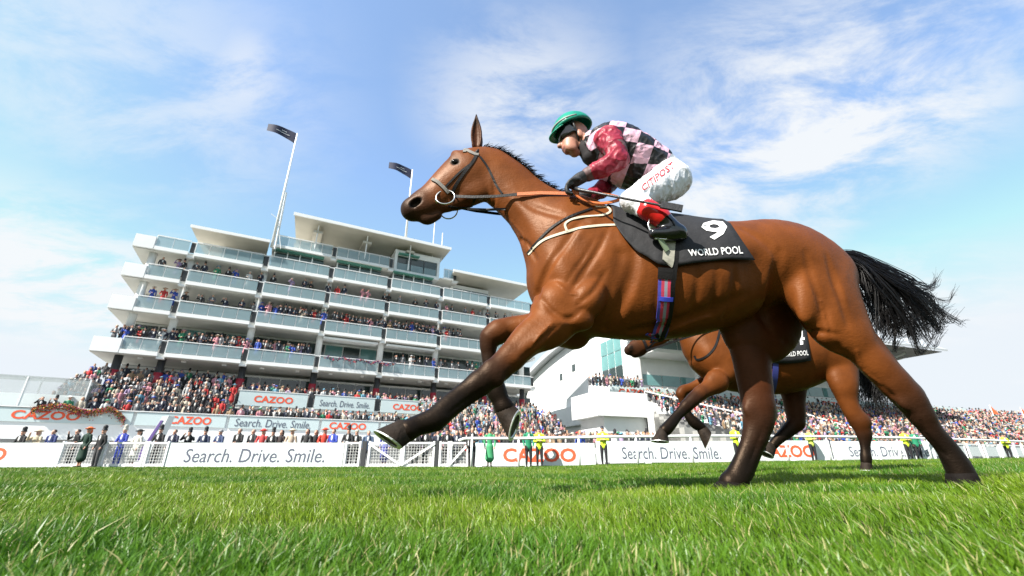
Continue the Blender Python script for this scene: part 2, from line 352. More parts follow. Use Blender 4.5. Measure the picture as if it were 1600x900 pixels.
def make_grass():
    VV = []; FF = []; CC = []; off = 0
    for d0, d1, dens, seg, hh, ww in ((0.34, 1.1, 21000, 3, 0.046, 0.0027), (1.1, 2.4, 12000, 2, 0.046, 0.0034), (2.4, 5.5, 4600, 2, 0.046, 0.0050), (5.5, 12, 1300, 1, 0.054, 0.010), (12, 27, 330, 1, 0.058, 0.022)):
        half = R(62); n = int(half * (d1 * d1 - d0 * d0) * dens)
        d = np.sqrt(rng.uniform(d0 * d0, d1 * d1, n)); a = rng.uniform(-half, half, n)
        x = d * np.sin(a); y = d * np.cos(a)
        keep = y < 22.0 + np.maximum(0, x) * 0.30; x, y = x[keep], y[keep]; n = len(x)
        clump = vnoise(x, y, 5.5, 3) * 0.6 + vnoise(x, y, 14, 5) * 0.4; patch = vnoise(x, y, 0.9, 9)
        tuft = np.clip((vnoise(x, y, 2.3, 21) - 0.62) * 4, 0, 1)
        h = hh * (0.30 + 0.95 * clump + 0.60 * tuft) * rng.uniform(0.55, 1.35, n); wd = ww * rng.uniform(0.7, 1.35, n)
        ang = rng.uniform(0, 2 * math.pi, n); lean = rng.uniform(0.1, 0.95, n) ** 1.3 * h * 1.05
        la = rng.normal(0.6, 1.1, n) + 2.2 * vnoise(x, y, 1.6, 31)
        lx, ly = np.cos(la) * lean, np.sin(la) * lean; wx, wy = np.cos(ang) * wd / 2, np.sin(ang) * wd / 2
        z0 = ground_z(x) - 0.004
        lev = np.linspace(0, 1, seg + 1); vs = []
        for t in lev[:-1]:
            cx = x + lx * t ** 1.8; cy = y + ly * t ** 1.8; cz = z0 + h * t * (1 - 0.18 * t); k = 1 - 0.45 * t
            vs += [np.stack([cx - wx * k, cy - wy * k, cz], 1), np.stack([cx + wx * k, cy + wy * k, cz], 1)]
        vs.append(np.stack([x + lx, y + ly, z0 + h * 0.82], 1))
        nv = len(vs); V = np.stack(vs, 1).reshape(-1, 3); base = off + np.arange(n)[:, None] * nv
        tr = []
        for s_ in range(seg - 1): b = 2 * s_; tr += [(b, b + 1, b + 3), (b, b + 3, b + 2)]
        b = 2 * (seg - 1); tr.append((b, b + 1, b + 2))
        FF.append((base[:, None, :] + np.array(tr)[None]).reshape(-1, 3)); VV.append(V)
        g = rng.random(n); dry = (rng.random(n) < 0.05 + 0.07 * patch)
        lush = np.clip(vnoise(x, y, 1.3, 41) * 1.6 - 0.35 + 0.5 * tuft, 0, 1)[:, None]; pale = np.stack([0.125 + 0.10 * g, 0.225 + 0.11 * g, 0.010 + 0.008 * g], 1); deep = np.stack([0.050 + 0.040 * g, 0.140 + 0.08 * g, 0.006 + 0.005 * g], 1); col = pale * (1 - lush) + deep * lush
        pass
        col[dry] = np.stack([0.36 + 0.1 * g, 0.36 + 0.07 * g, 0.13 + 0.06 * g], 1)[dry]
        CC.append(np.repeat(col * 0.90, nv, 0)); off += len(V)
    me = mesh('turf_grass', np.vstack(VV), np.vstack(FF)); vcol(me, 'tint', np.vstack(CC))
    o = link('turf_grass', me, None, grass_mat()); tag(o, 'short bright green racecourse turf in the foreground', 'grass', None, 'stuff')
make_grass()
# ================================================================ horses
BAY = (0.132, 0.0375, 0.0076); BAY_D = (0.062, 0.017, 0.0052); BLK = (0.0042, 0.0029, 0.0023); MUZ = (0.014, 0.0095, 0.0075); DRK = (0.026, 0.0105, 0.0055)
COAT = mat('horse_coat', (0.2, 0.06, 0.02), 0.46, 0.22, 7, 0.0, 26, attr='coat', spec=0.20)
def coat_relief(m):
    """fine hair streaks, skin wrinkles and faint veins in the coat"""
    t = m.node_tree; b = t.nodes['Principled BSDF']; tcn = N(t, 'ShaderNodeTexCoord'); h = None
    for sc, rot, scale, w_, det in (((1.0, 1.0, 2.6), 0.6, 42, 0.30, 4), ((2.2, 1, 1.0), 0.3, 10, 0.5, 3), ((1, 1, 1), 0.0, 90, 0.22, 2), ((1, 1, 1), 0, 7, 0.9, 3)):
        mp = N(t, 'ShaderNodeMapping'); mp.inputs['Scale'].default_value = sc; mp.inputs['Rotation'].default_value = (0, rot, 0); t.links.new(tcn.outputs['Object'], mp.inputs[0])
        ns = N(t, 'ShaderNodeTexNoise'); ns.inputs['Scale'].default_value = scale; ns.inputs['Detail'].default_value = det; ns.inputs['Distortion'].default_value = 0.4; t.links.new(mp.outputs[0], ns.inputs['Vector'])
        ma = N(t, 'ShaderNodeMath', operation='MULTIPLY_ADD'); t.links.new(ns.outputs['Fac'], ma.inputs[0]); ma.inputs[1].default_value = w_
        if h: t.links.new(h, ma.inputs[2])
        else: ma.inputs[2].default_value = 0
        h = ma.outputs[0]
    bp = N(t, 'ShaderNodeBump'); bp.inputs['Strength'].default_value = 0.30; bp.inputs['Distance'].default_value = 0.012; t.links.new(h, bp.inputs['Height']); t.links.new(bp.outputs[0], b.inputs['Normal'])
    rn = N(t, 'ShaderNodeTexNoise'); rn.inputs['Scale'].default_value = 5; t.links.new(tcn.outputs['Object'], rn.inputs['Vector']); mr = N(t, 'ShaderNodeMapRange'); mr.inputs['To Min'].default_value = 0.36; mr.inputs['To Max'].default_value = 0.60; t.links.new(rn.outputs['Fac'], mr.inputs['Value']); t.links.new(mr.outputs[0], b.inputs['Roughness'])
coat_relief(COAT); COAT.node_tree.nodes['Principled BSDF'].inputs['Specular Tint'].default_value = (1.0, 0.72, 0.52, 1)
HOOF_D = mat('dark_hoof_horn', (0.008, 0.006, 0.005), 0.75, 0.4, 18, 0.4, 60, spec=0.1)
HOOF = mat('hoof_horn', (0.020, 0.014, 0.010), 0.7, 0.45, 18, 0.4, 60, spec=0.15)
PLATE = mat('racing_plate', (0.72, 0.72, 0.70), 0.35, 0.1, 30, 0, metal=0.6)
SOLE = mat('hoof_sole', (0.055, 0.05, 0.022), 0.9, 0.5, 40, 0.6, 50)
HAIR = mat('black_hair', (0.006, 0.005, 0.005), 0.42, 0.3, 5, spec=0.22)
EYEM = mat('eye_dark', (0.004, 0.003, 0.002), 0.10, spec=0.18)

def pr(u1, v1, u2, v2, Y, q=1.0, elev=0.0):
    """row of a chain from two opposite outline points of the photo at depth Y; elev: the outline is seen from below at that angle"""
    a = atY(u1, v1, Y); b = atY(u2, v2, Y); r = np.linalg.norm(a - b) / 2; c = (a + b) / 2
    if elev: r = r * math.cos(elev) / math.sqrt(math.cos(elev) ** 2 + (q * math.sin(elev)) ** 2)
    return (*c, r, q)
def pc(u, v, Y, r, q=1.0): return (*atY(u, v, Y), r, q)
def hoof(parent, top, sole, Yt, Ys, lift=0.0, hm=None):
    """top / sole: (toe px, heel px) pairs; horn wall, racing plate, sole"""
    t0, t1 = atY(*top[:2], Yt), atY(*top[2:], Yt); s0, s1 = atY(*sole[:2], Ys), atY(*sole[2:], Ys)
    rings = []; n = 20
    for k, t in enumerate((-0.12, 0.0, 0.35, 0.7, 0.94, 1.0)):
        a = t0 + (s0 - t0) * t; b = t1 + (s1 - t1) * t; c = (a + b) / 2; ax = (a - b) / 2; L = np.linalg.norm(ax)
        sc = 0.80 if k == 0 else 1.0
        side = np.array([0, 1.0, 0]) - ax / L * (ax[1] / L); side *= L * (0.86 + 0.08 * t) / np.linalg.norm(side)
        ax3 = (s0 + s1 - t0 - t1); ax3 /= np.linalg.norm(ax3)
        rings.append([c + ax3 * lift * max(t, 0) * (math.sin(g) * np.linalg.norm(side)) * np.sign(side[1]) + sc * (math.cos(g) * ax + math.sin(g) * side * (1.0 - 0.16 * max(0, -math.cos(g)))) for g in np.linspace(0, 2 * math.pi, n, False)])
    m = MB(); v = [p for r_ in rings for p in r_]
    f = [(i * n + j, i * n + (j + 1) % n, i * n + n + (j + 1) % n, i * n + n + j) for i in range(5) for j in range(n)]
    m.add(v, f); m.add(rings[0], [tuple(range(n))]); h = m.build('hoof', hm or HOOF, parent, True)
    axis = np.array(rings[5]).mean(0) - np.array(rings[0]).mean(0); axis /= np.linalg.norm(axis)
    C = np.array(rings[5]).mean(0); m = MB(); o_ = np.array(rings[5]); i_ = C + (o_ - C) * 0.78
    o2 = C + (o_ - C) * 1.01 + axis * 0.007; i2 = i_ + axis * 0.007; o_ = C + (o_ - C) * 1.01
    vv = np.vstack([o_, i_, o2, i2]); q = []
    for j in range(n):
        k = (j + 1) % n; q += [(j, k, 2 * n + k, 2 * n + j), (n + k, n + j, 3 * n + j, 3 * n + k), (2 * n + j, 2 * n + k, 3 * n + k, 3 * n + j)]
    m.add(vv, q); m.build('racing_plate', PLATE, h)
    m = MB(); m.add(list(C + (np.array(rings[5]) - C) * 0.97 + axis * 0.001) + [C - axis * 0.012], [(j, (j + 1) % n, n) for j in range(n)]); m.build('sole', SOLE, h, True)

def horse_body(B, h, parent, colors, relax=2):
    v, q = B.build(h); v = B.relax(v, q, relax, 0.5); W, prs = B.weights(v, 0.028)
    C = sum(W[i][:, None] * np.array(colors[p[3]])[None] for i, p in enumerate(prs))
    for p in B.pr:
        if p[4] and p[3] == 3: C[Blob.dist(p, v) < 0.006] = (0.008, 0.005, 0.004)
        if p[4] and p[3] == 4: C[Blob.dist(p, v) < 0.010] = (0.015, 0.009, 0.007)
    me = mesh('body', v, q, True); vcol(me, 'coat', C); o = link('body', me, parent, COAT)
    return o, BVHTree.FromPolygons([tuple(p) for p in v], [tuple(int(i) for i in p) for p in q])

YH = 2.42
HORSE = empty('racehorse', (1.1, YH, 0.0), 'large bay racehorse galloping past in the foreground carrying the jockey', 'horse', 'galloping racehorses')
PAL = [BAY, BAY_D, BLK, MUZ, DRK]
def main_horse():
    B = Blob(); el = R(25)
    # trunk: outline pairs top / bottom
    B.chain([pr(895, 376, 892, 506, YH, 0.74, el), pr(915, 352, 910, 526, YH, 0.70, el), pr(940, 338, 935, 530, YH, 0.66, el), pr(985, 333, 988, 535, YH, 0.68, el), pr(1045, 340, 1048, 532, YH, 0.78, el),
             pr(1100, 348, 1108, 518, YH, 0.90, el), pr(1145, 349, 1160, 494, YH, 1.0, el), pr(1190, 346, 1208, 474, YH, 1.05, el), pr(1232, 357, 1240, 474, YH, 1.05, el), pr(1275, 388, 1272, 478, YH, 1.05, el)], 0.05, 0)
    B.ell(atY(1287, 450, YH - 0.10), (0.165, 0.13, 0.23), R(-22), 0.08)          # buttocks
    B.ell(atY(1287, 450, YH + 0.10), (0.165, 0.13, 0.23), R(-22), 0.08)
    for sgn in (-1, 1):
        B.ell(atY(1232, 400, YH + 0.17 * sgn), (0.16, 0.10, 0.13), R(-30), 0.07)  # haunch
        B.ell(atY(1222, 385, YH + 0.20 * sgn), (0.05, 0.045, 0.04), R(-30), 0.05)   # point of hip
        B.ell(atY(888, 440, YH + 0.145 * sgn), (0.10, 0.10, 0.20), R(24), 0.05)     # shoulder
        B.ell(atY(872, 470, YH + 0.165 * sgn), (0.10, 0.085, 0.095), R(35), 0.03)     # point of shoulder
        B.ell(atY(918, 468, YH + 0.205 * sgn), (0.095, 0.075, 0.135), R(-38), 0.018)   # triceps, long head
        B.ell(atY(903, 498, YH + 0.205 * sgn), (0.085, 0.06, 0.065), R(-15), 0.014)    # triceps, lateral head
        B.ell(atY(948, 400, YH + 0.155 * sgn), (0.045, 0.06, 0.19), R(24), 0.02)      # shoulder blade, rear
        B.ell(atY(915, 392, YH + 0.150 * sgn), (0.040, 0.058, 0.17), R(28), 0.016)     # shoulder blade, front
        B.ell(atY(866, 428, YH + 0.085 * sgn), (0.075, 0.09, 0.14), R(12), 0.035)     # breast muscle
        B.ell(atY(1300, 470, YH + 0.185 * sgn), (0.05, 0.055, 0.20), R(-24), 0.018)      # hamstring bundle
        B.ell(atY(1262, 455, YH + 0.205 * sgn), (0.07, 0.05, 0.19), R(-18), 0.02)    # thigh bundle
        B.chain([(*atY(800, 300, YH + 0.07 * sgn), 0.03, 0.6), (*atY(835, 345, YH + 0.105 * sgn), 0.035, 0.6), (*atY(862, 400, YH + 0.14 * sgn), 0.03, 0.6)], 0.02)      # neck strap muscle
    # neck
    B.chain([pr(757, 236, 775, 300, YH, 0.56), pr(787, 250, 790, 325, YH, 0.54, R(28)), pr(825, 273, 802, 347, YH, 0.58, R(28)), pr(868, 297, 813, 370, YH, 0.62, R(27)), pr(915, 318, 825, 402, YH, 0.68, R(26)), pr(960, 328, 845, 450, YH, 0.68, R(25))], 0.05, 0)
    # head
    B.chain([pr(638, 312, 654, 342, YH, 0.85), pr(654, 301, 671, 340, YH, 0.68)], 0.025, 3)
    B.chain([pr(654, 301, 671, 340, YH, 0.68), pr(676, 283, 692, 328, YH, 0.62), pr(701, 258, 719, 313, YH, 0.62), pr(724, 238, 748, 304, YH, 0.62), pr(744, 234, 768, 286, YH, 0.60)], 0.025, 0)
    B.ell(atY(718, 251, YH), (0.075, 0.074, 0.034), R(-46), 0.03)      # broad forehead
    B.chain([pr(640, 318, 650, 342, YH, 0.95), pr(660, 326, 667, 345, YH, 0.8)], 0.015, 3)
    B.chain([pc(656, 338, YH, 0.032, 0.9), pc(668, 342, YH, 0.040, 0.85), pc(682, 336, YH, 0.035, 0.8)], 0.015, 3)             # chin
    B.chain([pc(690, 322, YH, 0.05, 0.7), pc(722, 313, YH, 0.06, 0.8), pc(752, 298, YH, 0.078, 0.75)], 0.02, 4)   # jaw
    for sgn in (-1, 1):
        B.ell(atY(745, 286, YH + 0.046 * sgn), (0.125, 0.040, 0.118), R(10), 0.02)         # cheek
        B.ell(atY(712, 250, YH + 0.058 * sgn), (0.040, 0.022, 0.024), R(-35), 0.02, 4)   # brow
        B.chain([(*atY(700, 268, YH + 0.062 * sgn), 0.012, 1), (*atY(680, 295, YH + 0.052 * sgn), 0.010, 1)], 0.02)   # facial crest
        B.ell(atY(648, 317, YH + 0.046 * sgn), (0.054, 0.022, 0.040), R(40), 0.010, 3)  # nostril rim
    # near fore, reaching forward
    yk, yf = 2.17, 2.06
    B.chain([pr(842, 455, 905, 515, 2.27, 0.75), pr(835, 484, 880, 537, 2.25, 0.78), pr(811, 508, 843, 551, 2.22, 0.82), pr(785, 542, 813, 574, 2.19, 0.85)], 0.035, 0)
    B.chain([pr(785, 542, 813, 574, 2.19, 0.85), pr(759, 566, 786, 598, yk, 0.95), pr(737, 584, 762, 613, 2.15, 0.9)], 0.02, 2, 3)
    B.chain([pr(737, 584, 762, 613, 2.15, 0.85), pr(712, 604, 731, 632, 2.12, 0.72), pr(690, 621, 711, 650, 2.09, 0.75), pr(669, 640, 691, 669, yf, 0.9), pr(646, 650, 658, 680, 2.03, 0.95), pr(628, 658, 646, 688, 2.01, 0.95)], 0.02, 2)
    B.chain([pc(872, 505, 2.20, 0.05), pc(838, 532, 2.17, 0.042), pc(806, 560, 2.155, 0.024)], 0.03, 0)       # forearm muscle
    # far fore, folded
    yr = 2.57
    B.chain([pr(850, 470, 880, 540, yr, 0.7), pr(826, 490, 848, 533, yr, 0.8), pr(792, 496, 803, 529, yr, 0.85), pr(770, 503, 790, 533, yr, 0.9)], 0.03, 0)
    B.chain([pr(770, 503, 790, 533, yr, 0.9), pr(754, 516, 780, 538, yr, 0.95), pr(751, 540, 775, 542, yr, 0.95)], 0.02, 4, 3)
    B.chain([pr(751, 540, 775, 542, yr, 0.9), pr(754, 572, 776, 573, yr, 0.8), pr(758, 604, 790, 608, yr, 0.9), pr(768, 626, 796, 624, yr, 0.95), pr(772, 640, 803, 632, yr, 0.95)], 0.02, 2)
    B.ell(atY(898, 526, YH + 0.10), (0.09, 0.10, 0.075), R(10), 0.04, 0)
    # near hind, pushing off
    yn = 2.27
    B.chain([pc(1255, 420, 2.28, 0.19, 0.62), pr(1238, 470, 1345, 480, 2.27, 0.55), pr(1262, 505, 1356, 505, yn, 0.56), pr(1292, 528, 1362, 520, yn, 0.66), pr(1322, 550, 1372, 540, yn, 0.72), pr(1350, 580, 1390, 560, yn, 0.78), pr(1380, 609, 1414, 587, yn, 0.8)], 0.05, 0)
    B.chain([pr(1380, 609, 1414, 587, yn, 0.8), pr(1404, 634, 1437, 611, yn, 0.82), pr(1425, 656, 1453, 641, yn, 0.82)], 0.02, 4)
    B.chain([pr(1425, 656, 1453, 641, yn, 0.82), pr(1446, 682, 1470, 668, yn, 0.75), pr(1464, 703, 1491, 693, yn, 0.8), pr(1477, 727, 1511, 721, yn, 0.85), pr(1483, 741, 1521, 739, yn, 0.85)], 0.02, 2)
    B.chain([pc(1362, 535, yn, 0.05, .7), pc(1400, 575, yn, 0.022, 1), pc(1433, 613, yn, 0.020, 1)], 0.025, 4)     # hamstring to hock
    # far hind, under the body
    yo = 2.55
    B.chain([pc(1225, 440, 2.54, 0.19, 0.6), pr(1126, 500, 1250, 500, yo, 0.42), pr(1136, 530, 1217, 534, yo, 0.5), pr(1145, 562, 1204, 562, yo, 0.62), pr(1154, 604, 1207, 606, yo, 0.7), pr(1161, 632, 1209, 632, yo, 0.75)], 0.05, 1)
    B.chain([pr(1161, 632, 1209, 632, yo, 0.75), pr(1162, 655, 1209, 654, yo, 0.75), pr(1162, 682, 1198, 682, yo, 0.75)], 0.02, 4)
    B.chain([pr(1162, 682, 1198, 682, yo, 0.75), pr(1149, 718, 1184, 716, yo, 0.72), pr(1134, 745, 1171, 746, yo, 0.85), pr(1124, 754, 1164, 758, yo, 0.85)], 0.02, 2)
    for rows in ([pc(758, 612, 2.15, .016), pc(728, 633, 2.12, .013), pc(700, 655, 2.09, .014), pc(684, 668, 2.06, .018)], [pc(1452, 645, yn, .017), pc(1470, 672, yn, .012), pc(1490, 698, yn, .013), pc(1511, 722, yn, .016)],
                 [pc(1203, 668, yo, .018), pc(1192, 692, yo, .013), pc(1181, 720, yo, .013), pc(1172, 744, yo, .017)]):
        B.chain(rows, 0.007, 2)
    for u_, v_, y_ in ((1172, 642, yo - 0.03), (1202, 645, yo), (1414, 628, yn - 0.025), (1428, 612, yn), (766, 577, 2.135), (776, 590, 2.14)):
        B.ell(atY(u_, v_, y_), (0.035, 0.022, 0.045), R(20), 0.018, 4)          # knobs of hocks and knee
    # hollows
    for sgn in (-1, 1):
        B.ell(atY(649, 316, YH + 0.070 * sgn), (0.040, 0.036, 0.024), R(40), 0.006, 3, True)          # nostril
        B.ell(atY(711, 253, YH + 0.092 * sgn), (0.024, 0.016, 0.018), R(-30), 0.012, 4, True)          # eye socket
        B.ell(atY(1195, 432, YH + 0.345 * sgn), (0.10, 0.10, 0.17), R(-15), 0.07, 0, True)           # flank hollow
        B.chain([(*atY(972, 395, YH + 0.285 * sgn), 0.035, 1), (*atY(972, 450, YH + 0.295 * sgn), 0.055, 1), (*atY(955, 512, YH + 0.27 * sgn), 0.05, 1)], 0.05, 0, 4, True)
    Yg = YH - 0.24
    for px, r_, dp, k_ in (([(905, 345), (885, 375), (862, 402), (846, 432), (838, 462)], .030, .014, .020), ([(952, 352), (934, 390), (912, 425), (894, 452)], .024, .011, .014), ([(988, 372), (986, 420), (976, 465), (956, 502), (930, 524)], .040, .020, .03),
                           ([(846, 468), (864, 490), (888, 500), (908, 486)], .020, .012, .012), ([(946, 425), (926, 458), (902, 478)], .018, .010, .012), ([(872, 512), (846, 535), (816, 563)], .014, .008, .010), ([(930, 372), (908, 408), (886, 440)], .016, .007, .012),
                           ([(1212, 398), (1217, 435), (1232, 470), (1254, 500)], .036, .018, .024), ([(1288, 402), (1300, 440), (1313, 475), (1326, 508)], .022, .011, .016), ([(1252, 398), (1266, 440), (1284, 480), (1300, 516)], .020, .009, .016), ([(1270, 505), (1290, 516), (1312, 522)], .016, .008, .012),
                           ([(1318, 536), (1348, 566), (1382, 594), (1412, 615)], .016, .010, .012), ([(1000, 508), (1060, 502), (1120, 484), (1172, 462)], .045, .008, .03), ([(778, 306), (800, 330), (822, 360), (838, 392)], .022, .011, .016), ([(768, 258), (771, 285), (760, 308)], .014, .008, .010),
                           ([(1160, 358), (1192, 384), (1208, 404)], .026, .010, .02), ([(790, 275), (830, 305), (875, 330), (920, 345)], .028, .008, .02), ([(690, 285), (706, 300), (724, 312)], .010, .005, .008), ([(663, 333), (676, 331), (690, 325)], .006, .005, .005)): B.crease(px, YH, Yg, r_, dp, k_)
    for i in range(5): u0 = 1020 + i * 30; B.crease([(u0, 415), (u0 + 8, 450), (u0 + 8, 488)], YH, Yg, .022, .0018, .02)
    for px in ([(862, 508), (846, 524), (828, 548)], [(1012, 514), (1050, 508), (1085, 496), (1120, 486)], [(1282, 470), (1293, 500), (1300, 520)], [(800, 318), (818, 345), (830, 372)], [(700, 300), (712, 306), (722, 304)], [(870, 440), (888, 460), (900, 462)], [(1348, 545), (1368, 572), (1395, 596)]): B.vein(px, YH, Yg)
    for px, y_ in (([(752, 607), (727, 628), (702, 649)], 2.13), ([(1441, 657), (1460, 686), (1484, 712)], yn), ([(1190, 668), (1180, 700), (1166, 735)], yo)): B.crease(px, y_, y_ - 0.04, .009, .006, .006, (-1,))
    body, bvh = horse_body(B, 0.0082, HORSE, PAL, 1)
    hoof(HORSE, (626, 655, 648, 685), (586, 673, 628, 700), 2.01, 1.985, 0.30)
    hoof(HORSE, (772, 641, 802, 631), (795, 687, 812, 642), yr, yr, 0.30)
    hoof(HORSE, (1482, 740, 1522, 739), (1483, 760, 1530, 759), yn, yn, 0, HOOF_D)
    hoof(HORSE, (1122, 752, 1166, 757), (1101, 770, 1160, 772), yo, yo, 0, HOOF_D)
    return bvh
BVH1 = main_horse()
# ---------------------------------------------------------------- surface helpers for tack
def surf(u, v, bvh, Yg=2.3, lift=0.0):
    """point and normal on a body where the line of sight through a photo pixel meets it, else the nearest point of the body"""
    r = Vector(ray(u, v)).normalized(); loc, nrm, i, d = bvh.ray_cast(Vector((0, 0, CAM_H)), r)
    if loc is None: loc, nrm, i, d = bvh.find_nearest(Vector(atY(u, v, Yg)))
    return np.array(loc) + np.array(nrm) * lift, np.array(nrm)
def dense(px, n=6): return spline([(*p, 0.0) for p in px], n)[:, :2] if len(px) > 2 else np.array([np.array(px[0]) + (np.array(px[1]) - px[0]) * t for t in np.linspace(0, 1, n + 1)])
def mirror(P, Y): Q = np.array(P, float).copy(); Q[..., 1] = 2 * Y - Q[..., 1]; return Q
def strap(m, px, bvh, width, thick=0.004, lift=0.001, n=6, both=None, Yg=2.3):
    pts = [surf(u, v, bvh, Yg, lift) for u, v in dense(px, n)]
    m.band([p for p, _ in pts], [q for _, q in pts], width, thick)
    if both is not None:
        P2 = [mirror(p, both) for p, _ in pts]; N2 = [(q[0], -q[1], q[2]) for _, q in pts]
        m.twin = m.twin or MB(); m.twin.band(P2[::-1], N2[::-1], width, thick)
    return pts
BLKL = mat('black_leather', (0.008, 0.007, 0.007), 0.5, 0.3, 20, 0.15, 90, spec=0.2)
GREYP = mat('grey_padding', (0.17, 0.16, 0.145), 0.8, 0.2, 40, 0.3, 200)
CREAM = mat('cream_webbing', (0.52, 0.48, 0.37), 0.75, 0.1, 30, 0.15, 150)
STEEL = mat('polished_steel', (0.75, 0.74, 0.72), 0.22, metal=1.0)
ORANGE = mat('orange_rubber_rein', (0.50, 0.13, 0.035), 0.6, 0.15, 60, 0.3, 300)
CLOTH = mat('black_cloth', (0.010, 0.010, 0.012), 0.78, 0.2, 15, 0.7, 14)
WHITEP = mat('white_print', (0.80, 0.80, 0.80), 0.7)

def hair_strands(name, strands, parent, width):
    """each strand: array of points; thin 3-sided hairs joined into one part"""
    V = []; Fq = []; off = 0
    for S, w0 in zip(strands, width):
        k = len(S); T = np.gradient(S, axis=0); T /= np.linalg.norm(T, axis=1)[:, None] + 1e-9
        a = np.cross(T, (0.3, 0.9, 0.2)); a /= np.linalg.norm(a, axis=1)[:, None] + 1e-9; b = np.cross(T, a)
        tt = np.linspace(0, 1, k); ww = (w0 * (1 - 0.75 * tt ** 2))[:, None]
        ring = np.stack([S + ww * a, S + ww * (-0.5 * a + 0.87 * b), S + ww * (-0.5 * a - 0.87 * b)], 1)
        V.append(ring.reshape(-1, 3)); i = np.arange(k - 1)[:, None] * 3
        q = np.concatenate([np.concatenate([i + j, i + (j + 1) % 3, i + 3 + (j + 1) % 3, i + 3 + j], 1) for j in range(3)]) + off
        Fq.append(q); off += k * 3
    return link(name, mesh(name, np.vstack(V), np.vstack(Fq), True), parent, HAIR)

def curl_strand(ctrl, jit, n=16, curl=0.0, seed=0):
    r = np.random.default_rng(seed); C = np.array(ctrl, float); grow = np.linspace(0.15, 1, len(C))[:, None]
    C = C + r.normal(0, 1, C.shape) * jit * grow; S = spline(C, max(2, n // (len(C) - 1)))
    if curl: t = np.linspace(0, 1, len(S)); S = S + curl * t[:, None] ** 2 * np.stack([np.sin(9 * t + r.uniform(0, 6)), 0.6 * np.cos(7 * t + r.uniform(0, 6)), np.cos(8 * t + r.uniform(0, 6))], 1)
    return S

def horse_head_parts(parent, Y, eye_px, ear_tip, ear_l, ear_r, bvh, rad, ear_rad):
    for sgn in (-1, 1):
        p_, n_ = surf(*eye_px, bvh, Y - 0.08); c = p_ - n_ * rad * 0.30
        if sgn > 0: c = mirror(c, Y)
        bm = bmesh.new(); bmesh.ops.create_uvsphere(bm, u_segments=14, v_segments=10, radius=rad)
        me = bpy.data.meshes.new('eye'); bm.to_mesh(me); bm.free()
        v = np.array([p.co for p in me.vertices]) * (1.15, 0.7, 0.9) + c; me.vertices.foreach_set('co', v.ravel().astype(np.float32)); me.polygons.foreach_set('use_smooth', [True] * len(me.polygons))
        link('eye', me, parent, EYEM)
        # ear: cupped leaf, open to the outside
        tip = atY(*ear_tip, Y); b0 = atY(*ear_l, Y); b1 = atY(*ear_r, Y); ax = tip - (b0 + b1) / 2; wd = (b1 - b0) / 2; rows = []
        dy = sgn * ear_rad * 1.6
        for t in np.linspace(0, 1, 9):
            wv = (0.62 + 1.25 * t * (1 - t) * 2 - 0.0) * (1 - t ** 3.2) + 0.02
            for g in np.linspace(-1, 1, 9):
                c_ = (b0 + b1) / 2 + ax * t + wd * wv * g; c_[1] = Y + dy - sgn * ear_rad * wv * (1 - g * g) * 0.9 + sgn * 0.02 * t
                rows.append(c_)
        f = [(i * 9 + j, i * 9 + j + 1, i * 9 + 10 + j, i * 9 + 9 + j) for i in range(8) for j in range(8)]
        me = mesh('ear', rows, f, True); C = np.zeros((81, 3)); C[:] = BAY_D; C[54:] = DRK; vcol(me, 'coat', C)
        o = link('ear', me, parent, COAT); md = o.modifiers.new('thickness', 'SOLIDIFY'); md.thickness = rad * 0.35; md.offset = 0

def tail(parent, path, Y, n, spread, seed, w=0.0016, wild=0.25):
    r = np.random.default_rng(seed); st = []; ws = []
    base = np.array([atY(u, v, Y) for u, v in path])
    for i in range(n):
        k = r.uniform(0.55, 1.0) if r.random() > wild else r.uniform(0.9, 1.12)
        m = len(base); grow = np.linspace(0.0, 1, m)[:, None] ** 0.8
        o = r.normal(0, 1, 3) * spread * (1, 0.8, 1); C = base + o * grow; C[:, :] = C[0] + (C - C[0]) * k
        C[0] += r.normal(0, 0.012, 3)
        st.append(curl_strand(C, spread * 0.16, 20, spread * (0.25 if r.random() > wild else 0.75), int(r.integers(1e9)))); ws.append(w * r.uniform(0.7, 1.5))
    return hair_strands('tail', st, parent, ws)

